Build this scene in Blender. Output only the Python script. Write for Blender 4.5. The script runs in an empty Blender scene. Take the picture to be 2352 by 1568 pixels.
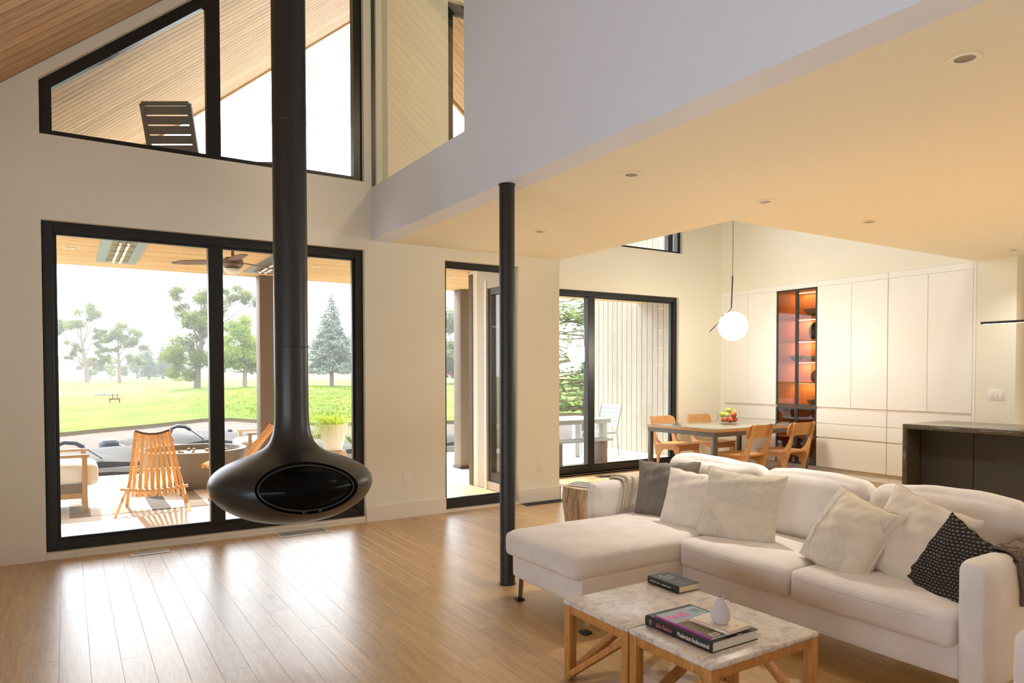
import bpy, bmesh, math, random
from mathutils import Vector, Matrix, Euler
from math import sin, cos, pi, radians as rad

sc = bpy.context.scene
COL = sc.collection
# ------------------------------------------------------------------ camera
F, CYP, ROLL, PITCH, YAW, H = 1617.89, 893.19, -0.0014, -0.0238, 0.5632, 1.4602
fwd = Vector((sin(YAW)*cos(PITCH), cos(YAW)*cos(PITCH), sin(PITCH)))
rgt = Vector((cos(YAW), -sin(YAW), 0)); upv = rgt.cross(fwd)
rgt, upv = rgt*cos(ROLL)+upv*sin(ROLL), upv*cos(ROLL)-rgt*sin(ROLL)
cd = bpy.data.cameras.new('camera'); cam = bpy.data.objects.new('camera', cd); COL.objects.link(cam)
cd.sensor_width = 36; cd.lens = F/2352*36; cd.shift_y = (CYP-784)/2352
cd.clip_start = 0.05; cd.clip_end = 600
cam.matrix_world = Matrix(((rgt.x, upv.x, -fwd.x, 0), (rgt.y, upv.y, -fwd.y, 0), (rgt.z, upv.z, -fwd.z, H), (0, 0, 0, 1)))
sc.camera = cam
# ------------------------------------------------------------------ sky, sun, exposure
w = bpy.data.worlds.new('sky'); sc.world = w; w.use_nodes = True
bg = w.node_tree.nodes['Background']; bg.inputs[0].default_value = (0.84, 0.925, 1.0, 1); bg.inputs[1].default_value = 3.7
sd = bpy.data.lights.new('sun', 'SUN'); sun = bpy.data.objects.new('sun', sd); COL.objects.link(sun)
sd.energy = 6.0; sd.angle = rad(1.5); sd.color = (1.0, 0.90, 0.75)
sun.rotation_euler = Vector((0.03, -1.0, -0.84)).to_track_quat('-Z', 'Y').to_euler(); sun.location = (0, 40, 40)
vs = sc.view_settings; vs.view_transform = 'Standard'; vs.look = 'None'; vs.gamma = 1; vs.use_curve_mapping = False
vs.exposure = 0.78
try:
    sc.cycles.max_bounces = 10; sc.cycles.diffuse_bounces = 6; sc.cycles.transparent_max_bounces = 24
    sc.cycles.sample_clamp_indirect = 6
    sc.cycles.caustics_reflective = False; sc.cycles.caustics_refractive = False
except Exception: pass

# ------------------------------------------------------------------ materials
def srgb(r, g, b):
    f = lambda c: ((c/255+0.055)/1.055)**2.4 if c > 10 else c/255/12.92
    return (f(r), f(g), f(b), 1)
class NT:
    def __init__(s, name):
        s.m = bpy.data.materials.new(name); s.m.use_nodes = True
        s.t = s.m.node_tree; s.b = s.t.nodes['Principled BSDF']; s.o = s.t.nodes['Material Output']
    def n(s, ty, **kw):
        nd = s.t.nodes.new(ty)
        for k, v in kw.items():
            if hasattr(nd, k) and k not in nd.inputs: setattr(nd, k, v)
            else: nd.inputs[k].default_value = v
        return nd
    def l(s, a, b): s.t.links.new(a, b)
    def set(s, **kw):
        mp = dict(col='Base Color', rough='Roughness', metal='Metallic', spec='Specular IOR Level', coat='Coat Weight', sheen='Sheen Weight')
        for k, v in kw.items():
            i = s.b.inputs[mp[k]]
            i.default_value = v
    def coord(s, scale=(1, 1, 1), rnd=False, kind='Object'):
        tc = s.n('ShaderNodeTexCoord'); mp = s.n('ShaderNodeMapping'); mp.inputs['Scale'].default_value = scale
        out = tc.outputs[kind]
        if rnd:
            oi = s.n('ShaderNodeObjectInfo'); mul = s.n('ShaderNodeMath', operation='MULTIPLY'); mul.inputs[1].default_value = 173.0
            s.l(oi.outputs['Random'], mul.inputs[0])
            ad = s.n('ShaderNodeVectorMath', operation='ADD'); s.l(out, ad.inputs[0]); s.l(mul.outputs[0], ad.inputs[1]); out = ad.outputs[0]
        s.l(out, mp.inputs['Vector']); return mp.outputs[0]
    def noise(s, vec, scale=5, detail=4, rough=.55, dist=0):
        nd = s.n('ShaderNodeTexNoise'); nd.inputs['Scale'].default_value = scale; nd.inputs['Detail'].default_value = detail
        nd.inputs['Roughness'].default_value = rough; nd.inputs['Distortion'].default_value = dist
        s.l(vec, nd.inputs['Vector']); return nd.outputs[0]
    def ramp(s, fac, stops):
        r = s.n('ShaderNodeValToRGB'); e = r.color_ramp.elements
        while len(e) < len(stops): e.new(0.5)
        for i, (p, c) in enumerate(stops):
            e[i].position = p; e[i].color = c
        s.l(fac, r.inputs[0]); return r.outputs[0]
    def mix(s, a, b, fac, mode='MIX'):
        m = s.n('ShaderNodeMix', data_type='RGBA', blend_type=mode)
        for sock, v in ((m.inputs[0], fac), (m.inputs[6], a), (m.inputs[7], b)):
            if hasattr(v, 'is_linked'): s.l(v, sock)
            else: sock.default_value = v
        return m.outputs[2]
    def bump(s, hgt, strength=.2, dist=.01):
        b = s.n('ShaderNodeBump'); b.inputs['Strength'].default_value = strength; b.inputs['Distance'].default_value = dist
        s.l(hgt, b.inputs['Height']); s.l(b.outputs[0], s.b.inputs['Normal']); return b
def plain(name, col, rough=.5, metal=0, spec=.5, bs=None, bstr=.1, bd=.002, var=0.0, coat=0, sheen=0):
    k = NT(name); k.set(rough=rough, metal=metal, spec=spec, coat=coat, sheen=sheen, col=col)
    v = k.coord()
    if var:
        f = k.noise(v, 3.0, 3)
        lo = tuple(c*(1-var) for c in col[:3])+(1,); hi = tuple(min(1, c*(1+var)) for c in col[:3])+(1,)
        k.l(k.ramp(f, [(.3, lo), (.7, hi)]), k.b.inputs['Base Color'])
    if bs: k.bump(k.noise(v, bs, 3), bstr, bd)
    return k.m
def fabric(name, c1, c2=None, rough=.95, weave=260, wr=2.5, wstr=.25):
    k = NT(name); k.set(rough=rough, spec=.12, sheen=.15); v = k.coord()
    f = k.noise(v, 6, 3); c2 = c2 or tuple(c*.93 for c in c1[:3])+(1,)
    k.l(k.ramp(f, [(.3, c2), (.7, c1)]), k.b.inputs['Base Color'])
    fine = k.noise(v, weave, 2); soft = k.noise(v, wr, 2, .5, .6)
    a = k.n('ShaderNodeMath', operation='MULTIPLY_ADD'); a.inputs[1].default_value = .05; k.l(fine, a.inputs[0]); k.l(soft, a.inputs[2])
    k.bump(a.outputs[0], wstr, .02); return k.m
def wood(name, dark, mid, light, scale=(14, 1, 14), grain=3.0, rough=.35, var=.18, bstr=.08, spec=.5, knots=False, coat=0):
    k = NT(name); k.set(rough=rough, spec=spec, coat=coat); k.b.inputs['Coat Roughness'].default_value = .36
    v = k.coord(scale, rnd=True)
    f = k.noise(v, grain, 6, .6, 1.2)
    c = k.ramp(f, [(.25, dark), (.5, mid), (.75, light)])
    f2 = k.noise(v, grain*7, 3, .6, .3)
    c = k.mix(c, k.ramp(f2, [(.35, tuple(x*.72 for x in dark[:3])+(1,)), (.6, light)]), .22)
    if knots:
        kv = k.coord((7.0, 2.2, 7.0), rnd=True)
        vo = k.n('ShaderNodeTexVoronoi'); vo.inputs['Scale'].default_value = .45; k.l(kv, vo.inputs['Vector'])
        kf = k.ramp(vo.outputs['Distance'], [(.03, (1, 1, 1, 1)), (.10, (0, 0, 0, 1))])
        c = k.mix(c, tuple(x*.35 for x in dark[:3])+(1,), kf)
    oi = k.n('ShaderNodeObjectInfo'); mr = k.n('ShaderNodeMapRange'); mr.inputs['To Min'].default_value = 1-var; mr.inputs['To Max'].default_value = 1+var*.6
    k.l(oi.outputs['Random'], mr.inputs[0])
    hsv = k.n('ShaderNodeHueSaturation'); k.l(mr.outputs[0], hsv.inputs['Value']); k.l(c, hsv.inputs['Color'])
    k.l(hsv.outputs[0], k.b.inputs['Base Color'])
    k.bump(f2, bstr, .003); return k.m
def glassy(name, tint=(1, 1, 1, 1), refl=1.0, rough=0.0):
    k = NT(name); t = k.t; t.nodes.remove(k.b)
    tr = k.n('ShaderNodeBsdfTransparent'); tr.inputs[0].default_value = tint
    gl = k.n('ShaderNodeBsdfGlossy'); gl.inputs['Roughness'].default_value = rough
    fr = k.n('ShaderNodeFresnel'); fr.inputs[0].default_value = 1.5
    ge = k.n('ShaderNodeNewGeometry'); inv = k.n('ShaderNodeMath', operation='MULTIPLY_ADD'); inv.inputs[1].default_value = -refl; inv.inputs[2].default_value = refl
    k.l(ge.outputs['Backfacing'], inv.inputs[0])
    mx = k.n('ShaderNodeMath', operation='MULTIPLY', use_clamp=True); k.l(fr.outputs[0], mx.inputs[0]); k.l(inv.outputs[0], mx.inputs[1])
    ms = k.n('ShaderNodeMixShader'); k.l(mx.outputs[0], ms.inputs[0]); k.l(tr.outputs[0], ms.inputs[1]); k.l(gl.outputs[0], ms.inputs[2])
    k.l(ms.outputs[0], k.o.inputs[0]); return k.m
def emit(name, col, st):
    k = NT(name); k.b.inputs['Emission Color'].default_value = col; k.b.inputs['Emission Strength'].default_value = st; k.set(col=col, rough=.4); return k.m
def leafy(name, c1, c2, trans=.5):
    k = NT(name); k.t.nodes.remove(k.b)
    v = k.coord(); f = k.noise(v, .9, 2)
    oc = k.ramp(f, [(.35, c1), (.65, c2)])
    d = k.n('ShaderNodeBsdfDiffuse'); t = k.n('ShaderNodeBsdfTranslucent'); k.l(oc, d.inputs[0]); k.l(oc, t.inputs[0])
    ms = k.n('ShaderNodeMixShader'); ms.inputs[0].default_value = trans; k.l(d.outputs[0], ms.inputs[1]); k.l(t.outputs[0], ms.inputs[2])
    k.l(ms.outputs[0], k.o.inputs[0]); return k.m

m_wall = plain('wall_paint', srgb(240, 238, 225), .75, spec=.2, bs=60, bstr=.05, bd=.001)
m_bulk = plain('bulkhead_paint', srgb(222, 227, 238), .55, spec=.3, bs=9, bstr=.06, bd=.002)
m_ceil = plain('ceiling_paint', srgb(240, 234, 214), .8, spec=.15)
m_trim = plain('trim_paint', srgb(240, 234, 224), .4)
m_black = plain('black_aluminium', srgb(26, 27, 29), .38, spec=.5)
m_blacks = plain('black_steel', srgb(34, 33, 33), .45, spec=.5, bs=40, bstr=.03)
m_floor = wood('oak_floor', srgb(168, 128, 74), srgb(203, 163, 102), srgb(221, 186, 130), (11, .9, 11), 2.2, .33, .13, .10, .9, True, .6)
m_floorsub = plain('floor_joint', srgb(196, 160, 112), .5)
m_ceilwood = wood('ceiling_cedar', srgb(172, 132, 94), srgb(204, 164, 124), srgb(222, 188, 150), (.8, 16, 16), 2.0, .6, .16, .10, .3)
m_soffit = wood('soffit_cedar', srgb(172, 130, 90), srgb(208, 170, 128), srgb(230, 200, 164), (.8, 16, 16), 2.0, .55, .14, .10, .3)
m_porch = wood('porch_pine', srgb(196, 154, 98), srgb(218, 180, 124), srgb(232, 202, 152), (.8, 16, 16), 2.0, .5, .12, .08, .3)
m_glass = glassy('window_glass'); m_glass2 = glassy('coated_glass', (.93, .92, .88, 1), 2.2)
m_gap = plain('board_gap', srgb(70, 48, 32), .8)
m_steel = plain('brushed_steel', srgb(205, 206, 208), .25, metal=1)
m_chrome = plain('polished_metal', srgb(190, 190, 192), .12, metal=1)
m_white = plain('white_plastic', srgb(240, 238, 232), .4)

# ------------------------------------------------------------------ mesh helpers
class MB:
    def __init__(s): s.v = []; s.f = []; s.mi = []; s.cur = 0
    def add(s, vs, fs, M=None):
        o = len(s.v)
        s.v += [tuple(M @ Vector(p)) if M is not None else tuple(p) for p in vs]
        for f in fs: s.f.append(tuple(o+i for i in f)); s.mi.append(s.cur)
        return s
    def box(s, x0, x1, y0, y1, z0, z1, M=None):
        return s.add([(x0, y0, z0), (x1, y0, z0), (x1, y1, z0), (x0, y1, z0), (x0, y0, z1), (x1, y0, z1), (x1, y1, z1), (x0, y1, z1)],
              [(0, 3, 2, 1), (4, 5, 6, 7), (0, 1, 5, 4), (1, 2, 6, 5), (2, 3, 7, 6), (3, 0, 4, 7)], M)
    def bar(s, p0, p1, wx, wy, up=(0, 0, 1)):
        p0, p1 = Vector(p0), Vector(p1); d = (p1-p0); L = d.length; d.normalize()
        u = Vector(up); 
        if abs(d.dot(u)) > .98: u = Vector((0, 1, 0))
        a = d.cross(u).normalized(); b = a.cross(d).normalized()
        q = [(-1, -1), (1, -1), (1, 1), (-1, 1)]
        vs = [p0+a*(i*wx/2)+b*(j*wy/2) for i, j in q]+[p1+a*(i*wx/2)+b*(j*wy/2) for i, j in q]
        return s.add(vs, [(0, 1, 2, 3), (7, 6, 5, 4), (0, 4, 5, 1), (1, 5, 6, 2), (2, 6, 7, 3), (3, 7, 4, 0)])
    def tube(s, path, r, n=10, caps=True):
        P = [Vector(p) for p in path]; m = len(P); rr = r if isinstance(r, (list, tuple)) else [r]*m
        vs = []; prev = None
        for i, p in enumerate(P):
            d = (P[min(i+1, m-1)]-P[max(i-1, 0)]).normalized()
            if prev is None:
                u = Vector((0, 0, 1)) if abs(d.z) < .9 else Vector((1, 0, 0))
                a = d.cross(u).normalized()
            else:
                a = (prev-d*prev.dot(d)).normalized()
            prev = a; b = d.cross(a)
            vs += [p+(a*cos(2*pi*k/n)+b*sin(2*pi*k/n))*rr[i] for k in range(n)]
        fs = [(i*n+k, i*n+(k+1) % n, (i+1)*n+(k+1) % n, (i+1)*n+k) for i in range(m-1) for k in range(n)]
        if caps: fs += [tuple(range(n-1, -1, -1)), tuple((m-1)*n+k for k in range(n))]
        return s.add(vs, fs)
    def lathe(s, prof, n=32, M=None, closed=False):
        m = len(prof); vs = [(r*cos(2*pi*k/n), r*sin(2*pi*k/n), z) for r, z in prof for k in range(n)]
        fs = [(i*n+k, i*n+(k+1) % n, (i+1)*n+(k+1) % n, (i+1)*n+k) for i in range(m-1) for k in range(n)]
        if not closed: fs += [tuple(range(n-1, -1, -1)), tuple((m-1)*n+k for k in range(n))]
        return s.add(vs, fs, M)
    def prism(s, poly, d0, d1, axis='x', M=None):
        n = len(poly)
        mk = {'x': lambda a, b, d: (d, a, b), 'y': lambda a, b, d: (a, d, b), 'z': lambda a, b, d: (a, b, d)}[axis]
        vs = [mk(a, b, d0) for a, b in poly]+[mk(a, b, d1) for a, b in poly]
        fs = [tuple(range(n-1, -1, -1)), tuple(range(n, 2*n))]+[(i, (i+1) % n, n+(i+1) % n, n+i) for i in range(n)]
        return s.add(vs, fs, M)
    def grid(s, fn, nu, nv, M=None, cu=False):
        vs = [fn(i/nu, j/nv) for j in range(nv+1) for i in range(nu+1)]
        return s.add(vs, [(j*(nu+1)+i, j*(nu+1)+i+1, (j+1)*(nu+1)+i+1, (j+1)*(nu+1)+i) for j in range(nv) for i in range(nu)], M)
    def build(s, name, mat, parent=None, bev=0, seg=2, smooth=True, ang=35, loc=None, fixn=True):
        me = bpy.data.meshes.new(name); me.from_pydata([tuple(v) for v in s.v], [], s.f)
        mats = mat if isinstance(mat, (list, tuple)) else [mat]
        for m in mats: me.materials.append(m)
        if len(mats) > 1:
            for p, i in zip(me.polygons, s.mi): p.material_index = i
        if fixn or bev:
            bm = bmesh.new(); bm.from_mesh(me)
            if fixn: bmesh.ops.recalc_face_normals(bm, faces=bm.faces)
            if bev:
                es = [e for e in bm.edges if len(e.link_faces) == 2 and e.calc_face_angle(0) > rad(30)]
                bmesh.ops.bevel(bm, geom=es, offset=bev, segments=seg, profile=.5, affect='EDGES', clamp_overlap=True)
            bm.to_mesh(me); bm.free()
        if smooth:
            me.shade_smooth(); me.set_sharp_from_angle(angle=rad(ang))
        o = bpy.data.objects.new(name, me); COL.objects.link(o)
        if parent is not None: o.parent = parent
        if loc is not None: o.location = loc
        return o
def tag(o, label=None, cat=None, group=None, kind=None):
    if label: o['label'] = label
    if cat: o['category'] = cat
    if group: o['group'] = group
    if kind: o['kind'] = kind
    return o
def thing(name, label, cat, loc=(0, 0, 0), rz=0, group=None):
    o = bpy.data.objects.new(name, None); COL.objects.link(o); o.empty_display_size = .1
    o.location = loc; o.rotation_euler = (0, 0, rz); return tag(o, label, cat, group)
def struct(name, mb, mat, label=None, parent=None, bev=0, **kw):
    o = mb.build(name, mat, parent, bev, **kw); o['kind'] = 'structure'
    if label: o['label'] = label
    return o
def copy_obj(o, parent=None):
    c = o.copy(); COL.objects.link(c); c.parent = parent; return c
def copy_tree(o, parent=None):
    c = copy_obj(o, parent)
    for ch in list(o.children): copy_tree(ch, c)
    return c
def setlabel(o, l): o['label'] = l
def rbox(sx, sy, sz, r, n=6, bulge=(0, 0, 0), noise=0, seed=0, cz=0):
    """rounded, slightly puffed box centred at the origin: a cushion"""
    bm = bmesh.new(); bmesh.ops.create_cube(bm, size=2.0)
    bmesh.ops.subdivide_edges(bm, edges=bm.edges[:], cuts=n*2, use_grid_fill=True)
    rnd = random.Random(seed); ph = [rnd.uniform(0, 6.28) for _ in range(8)]
    h = Vector((sx/2, sy/2, sz/2))
    for v in bm.verts:
        c = v.co.copy()
        # denser sampling at edges
        c = Vector([math.copysign(abs(t)**.75, t) for t in c])
        p = Vector((c.x*h.x, c.y*h.y, c.z*h.z))
        inn = Vector([max(-(h[i]-r), min(h[i]-r, p[i])) for i in range(3)])
        d = p-inn
        if d.length > 1e-9: p = inn+d.normalized()*min(r, max(abs(d.x), abs(d.y), abs(d.z)))
        ux, uy, uz = (1-c.x*c.x), (1-c.y*c.y), (1-c.z*c.z)
        p.x += math.copysign(bulge[0]*uy*uz*abs(c.x)**2, c.x)
        p.y += math.copysign(bulge[1]*ux*uz*abs(c.y)**2, c.y)
        p.z += math.copysign(bulge[2]*ux*uy*abs(c.z)**2, c.z)
        if noise:
            p.z += noise*(sin(p.x*9+ph[0])*sin(p.y*7+ph[1])+.5*sin(p.x*21+ph[2]+p.y*8)+.4*sin(p.y*26+ph[3]-p.z*9))
            p.x += noise*.6*sin(p.y*13+ph[4]+p.z*11)
        v.co = p
    mb = MB(); bm.verts.index_update()
    mb.add([tuple(v.co) for v in bm.verts], [tuple(v.index for v in f.verts) for f in bm.faces]); bm.free()
    return mb
def xf(mb, M):
    mb.v = [tuple(M @ Vector(p)) for p in mb.v]; return mb
def TR(loc, rz=0, rx=0, ry=0):
    return Matrix.Translation(Vector(loc)) @ Euler((rx, ry, rz), 'XYZ').to_matrix().to_4x4()
def wallholes(u0, u1, z0, z1, holes):
    """cells (u0,u1,z0,z1) of a wall rectangle minus axis-aligned holes"""
    us = sorted({u0, u1, *[h[0] for h in holes], *[h[1] for h in holes]}); zs = sorted({z0, z1, *[h[2] for h in holes], *[h[3] for h in holes]})
    us = [u for u in us if u0 <= u <= u1]; zs = [z for z in zs if z0 <= z <= z1]
    out = []
    for a, b in zip(us, us[1:]):
        run = None
        for c, d in zip(zs, zs[1:]):
            inside = any(h[0] <= (a+b)/2 <= h[1] and h[2] <= (c+d)/2 <= h[3] for h in holes)
            if not inside:
                run = (run[0], d) if run and abs(run[1]-c) < 1e-9 else ((out.append((a, b, *run)) if run else None) or (c, d))
        if run: out.append((a, b, *run))
    return out
# ------------------------------------------------------------------ dimensions of the house
XL, XR, D, D2 = -0.156, 2.448, 6.5415, 7.848      # front wall plane D, dining bay wall plane D2
XB, XP, XC, ZC, Y4 = 2.5135, 4.772, 8.963, 2.74, 4.066
RS = 0.83; RX = 4.515
def roofz(x): return 3.955+RS*x if x < RX else 3.955+RS*RX-RS*(x-RX)
def wtop(x): return 3.85+RS*x
WT = 0.25
# ------------------------------------------------------------------ floor
fl = struct('floor', MB().box(-1.9, 10.6, -3.7, D2+.2, -.14, -.0024), m_floorsub, 'oak plank floor of the living and dining room')
rp = random.Random(4)
plank_mesh = {}
PW = 0.1335
def plank(L):
    if L not in plank_mesh:
        o = MB().box(-PW/2+.0004, PW/2-.0004, 0, L-.0009, -.0024, 0).build('plank', m_floor, fl, bev=.0006, seg=1)
        plank_mesh[L] = o.data; COL.objects.unlink(o); bpy.data.objects.remove(o)
    o = bpy.data.objects.new('plank', plank_mesh[L]); COL.objects.link(o); o.parent = fl; return o
rest = MB(); nrow = 0; x = -0.188-PW*9.5
while x < 9.0:
    vis = -0.75 < x < 7.2
    ylo = 4.3-1.08*(x+.3) if x < 2.6 else 1.2
    ylo = max(.9, ylo)
    y = -3.5-rp.uniform(0, 1.6); yend = D if x < XP-.05 else D2
    while y < yend-.01:
        L = rp.choice([1.2, 1.6, 1.9, 2.2, 2.4]); e = y+L
        if e > yend: e = yend
        if vis and e > ylo and e-y > .05:
            Lr = round(e-y, 2) if e == yend else L
            o = plank(Lr); o.location = (x, y, 0)
        elif e-y > .02:
            rest.box(x-PW/2+.0004, x+PW/2-.0004, y, e-.0009, -.0024, 0)
        y = e
    x += PW
ro = rest.build('plank', m_floor, fl, smooth=False); ro['kind'] = 'stuff'
# ------------------------------------------------------------------ walls
mb = MB()
T = roofz
def wp(poly): mb.prism(poly, D, D+WT, 'y')
wp([(-1.9, 0), (XL, 0), (XL, T(XL)), (-1.9, T(-1.9))])
wp([(XL, -.05), (XR, -.05), (XR, .03), (XL, .03)])
wp([(XL, 2.646), (XR, 2.646), (XR, 3.30), (XL, 3.30)])
wp([(XL, wtop(XL)), (XR, wtop(XR)), (XR, T(XR)), (XL, T(XL))])
XD, XE = 3.3138, 4.2169
wp([(XR, 0), (XD, 0), (XD, T(XD)), (XR, T(XR))])
wp([(XD, -.05), (XE, -.05), (XE, .02), (XD, .02)])
wp([(XD, 2.6225), (3.36, 2.6225), (3.36, T(3.36)), (XD, T(XD))])
wp([(3.36, 2.6225), (XE, 2.6225), (XE, 3.3), (3.36, 3.3)])
wp([(3.36, 5.3), (XE, 5.3), (XE, T(XE)), (3.36, T(3.36))])
wp([(XE, 0), (XP, 0), (XP, T(XP)), (RX, T(RX)), (XE, T(XE))])
struct('wall_front', mb, m_wall, 'cream painted window wall behind the hanging fireplace')
mb = MB()
for a, b, c, d in wallholes(4.43, 9.6, 0, 2.9, [(5.0, 8.013, .03, 2.61)]): mb.box(a, b, D2, D2+.2, c, d)
mb.prism([(4.43, 2.9), (5.1, 2.9), (5.1, T(5.1)), (RX, T(RX)), (4.43, T(4.43))], D2, D2+.2, 'y')
def dtop(x): return T(x)-.22
mb.prism([(5.1, 2.9), (8.082, 2.9), (8.082, 3.286), (5.1, 3.286)], D2, D2+.2, 'y')
mb.prism([(5.1, dtop(5.1)), (8.082, dtop(8.082)), (8.082, T(8.082)), (5.1, T(5.1))], D2, D2+.2, 'y')
mb.prism([(8.082, 2.9), (9.6, 2.9), (9.6, T(9.6)), (8.082, T(8.082))], D2, D2+.2, 'y')
struct('wall_dining', mb, m_wall, 'pale dining room wall around the sliding glass door')
mb = MB()
for a, b, c, d in wallholes(D+WT, D2, 0, 7.3, [(6.84, 7.60, .1, 2.5)]): mb.box(4.43, XP, a, b, c, d)
struct('wall_bay', mb, plain('bay_siding', srgb(196, 194, 190), .6), 'short side wall of the dining bay')
mb = MB()
mb.prism([(Y4, ZC), (D2, ZC), (D2, 4.05), (Y4, 4.05)], XC+.004, XC+.14, 'x')
mb.box(XC, XC+.14, 3.654, Y4, 0, ZC); mb.box(9.56, 9.6, 3.654, D2, 0, ZC)
[mb.box(10.45, 10.6, a, b, c, d) for a, b, c, d in wallholes(-3.7, 3.66, 0, ZC, [(-2.8, 2.2, .95, 2.45)])]; mb.box(XC+.14, 10.5, 3.66, 3.80, 0, ZC)
struct('wall_right', mb, m_wall, 'white wall over the tall cabinets and beside the kitchen')
mb = MB()
for a, b, c, d in wallholes(-3.7, D+WT, 0, 2.45, [(-2.2, 3.5, .1, 2.3)]): mb.box(-1.9, -1.7, a, b, c, d)
struct('wall_left', mb, m_wall, 'low left wall under the roof slope')
mb = MB()
for a, b, c, d in wallholes(-1.9, 10.6, 0, 2.3, []): mb.box(a, b, -3.7, -3.5, c, d)
mb.prism([(2.3, 2.3), (10.6, 2.3), (10.6, 2.7), (2.3, 2.7)], -3.7, -3.5, 'y')
mb.prism([(2.3, 2.7), (10, 2.7), (8.5, T(8.5)), (RX, T(RX)), (2.3, T(2.3))], -3.7, -3.5, 'y')
mb.prism([(-1.9, 2.3), (2.3, 2.3), (2.3, T(2.3)), (-1.9, T(-1.9))], -3.7, -3.5, 'y')
struct('wall_back', mb, m_wall, 'wall behind the viewer')
# bulkhead with the interior loft window
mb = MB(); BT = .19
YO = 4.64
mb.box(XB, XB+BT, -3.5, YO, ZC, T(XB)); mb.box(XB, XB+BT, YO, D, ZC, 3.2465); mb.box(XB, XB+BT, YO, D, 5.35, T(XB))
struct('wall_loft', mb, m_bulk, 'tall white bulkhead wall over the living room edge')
# flat ceiling, with the hole over the dining table
mb = MB()
mb.box(XB+BT, XP, -3.5, D, ZC, ZC+.21); mb.box(XP, XC+.14, -3.5, Y4, ZC, ZC+.21); mb.box(XC+.14, 10.6, -3.5, 3.8, ZC, ZC+.21)
struct('ceiling', mb, m_ceil, 'flat white ceiling with recessed lights')
# roof and sloped board ceiling
rf = MB()
rf.prism([(-3.4, T(-3.4)+.022), (RX, T(RX)+.022), (RX, T(RX)+.35), (-3.4, T(-3.4)+.35)], -3.7, 11.60, 'y')
rf.prism([(RX, T(RX)+.022), (10.2, T(10.2)+.022), (10.2, T(10.2)+.35), (RX, T(RX)+.35)], -3.7, D2+.2, 'y')
rf.prism([(RX, T(RX)+.022), (6.9, T(6.9)+.022), (6.9, T(6.9)+.35), (RX, T(RX)+.35)], D2+.2, 11.60, 'y')
roof = struct('roof', rf, m_gap, 'steep gable roof with board soffit over the upper deck')
BW = .14
sl = math.atan(RS)
def board_mesh(name, L, mat, wd=BW, th=.02, gap=.004):
    o = MB().box(0, L, gap, wd-gap, 0, th).build(name, mat, None, bev=.005, seg=1, smooth=False)
    me = o.data; COL.objects.unlink(o); bpy.data.objects.remove(o); return me
cs = struct('ceiling_slope', MB().prism([(-1.7, T(-1.7)+.004), (XB, T(XB)+.004), (XB, T(XB)+.021), (-1.7, T(-1.7)+.021)], -3.5, 4.48, 'y'), m_ceilwood, 'sloped wooden board ceiling of the living room')
bm_in = board_mesh('board', (XB+1.7)/cos(sl), m_ceilwood, gap=.007)
y = 4.48
while y < D-.01:
    o = bpy.data.objects.new('board', bm_in); COL.objects.link(o); o.parent = cs; o.location = (-1.7, y, T(-1.7)); o.rotation_euler = (0, -sl, 0)
    if y+BW > D: o.scale = (1, (D-y)/BW, 1)
    y += BW
bm_l = board_mesh('soffit_board', (RX+1.9)/cos(sl), m_soffit); bm_r = board_mesh('soffit_board', (6.9-RX)/cos(sl), m_soffit)
y = D+WT
while y < 11.5:
    o = bpy.data.objects.new('soffit_board', bm_l); COL.objects.link(o); o.parent = roof; o.location = (-1.9, y, T(-1.9)); o.rotation_euler = (0, -sl, 0)
    if y > D2+.2:
        o = bpy.data.objects.new('soffit_board', bm_r); COL.objects.link(o); o.parent = roof; o.location = (RX, y, T(RX)); o.rotation_euler = (0, sl, 0)
    y += BW
fa = MB()
for x0, x1 in ((-3.4, RX), (RX, 6.9)):
    fa.prism([(x0, T(x0)-.03), (x1, T(x1)-.03), (x1, T(x1)+.36), (x0, T(x0)+.36)], 11.60, 11.635, 'y')
fa.build('fascia', m_porch, roof)
# loft floor edge seen from nowhere but closing the void
# ------------------------------------------------------------------ windows
def winframe(name, x0, x1, z0, z1, y0, fw, mull=(), depth=.09, label='', sash=None, low=None):
    mb = MB(); lo = low or fw
    mb.box(x0, x0+fw, y0, y0+depth, z0, z1); mb.box(x1-fw, x1, y0, y0+depth, z0, z1)
    mb.box(x0+fw, x1-fw, y0, y0+depth, z1-fw, z1); mb.box(x0+fw, x1-fw, y0, y0+depth, z0, z0+lo)
    # stepped inner bead
    s = fw*.32
    a, b, c, d = x0+fw, x1-fw, z0+lo, z1-fw
    o = struct(name, mb, m_black, label, bev=.004, smooth=False)
    be = MB()
    be.box(a, a+s, y0+.03, y0+.07, c, d); be.box(b-s, b, y0+.03, y0+.07, c, d); be.box(a+s, b-s, y0+.03, y0+.07, d-s, d); be.box(a+s, b-s, y0+.03, y0+.07, c, c+s)
    be.build('glazing_bead', m_black, o, smooth=False)
    xs = [a]
    for m0, m1 in mull:
        mo = MB().box(m0, m1, y0+.005, y0+depth, c, d).build('mullion', m_black, o, bev=.004, smooth=False)
        xs += [m0, m1]
    xs.append(b)
    for i in range(0, len(xs), 2):
        MB().box(xs[i]-.005, xs[i+1]+.005, y0+.045, y0+.052, c-.005, d+.005).build('pane', m_glass, o, smooth=False)
    return o
YF = D+.055
winframe('window_1', XL, XR, .055, 2.646, YF, .075, [(1.05, 1.17)], label='large black framed lower window behind the fireplace')
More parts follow.
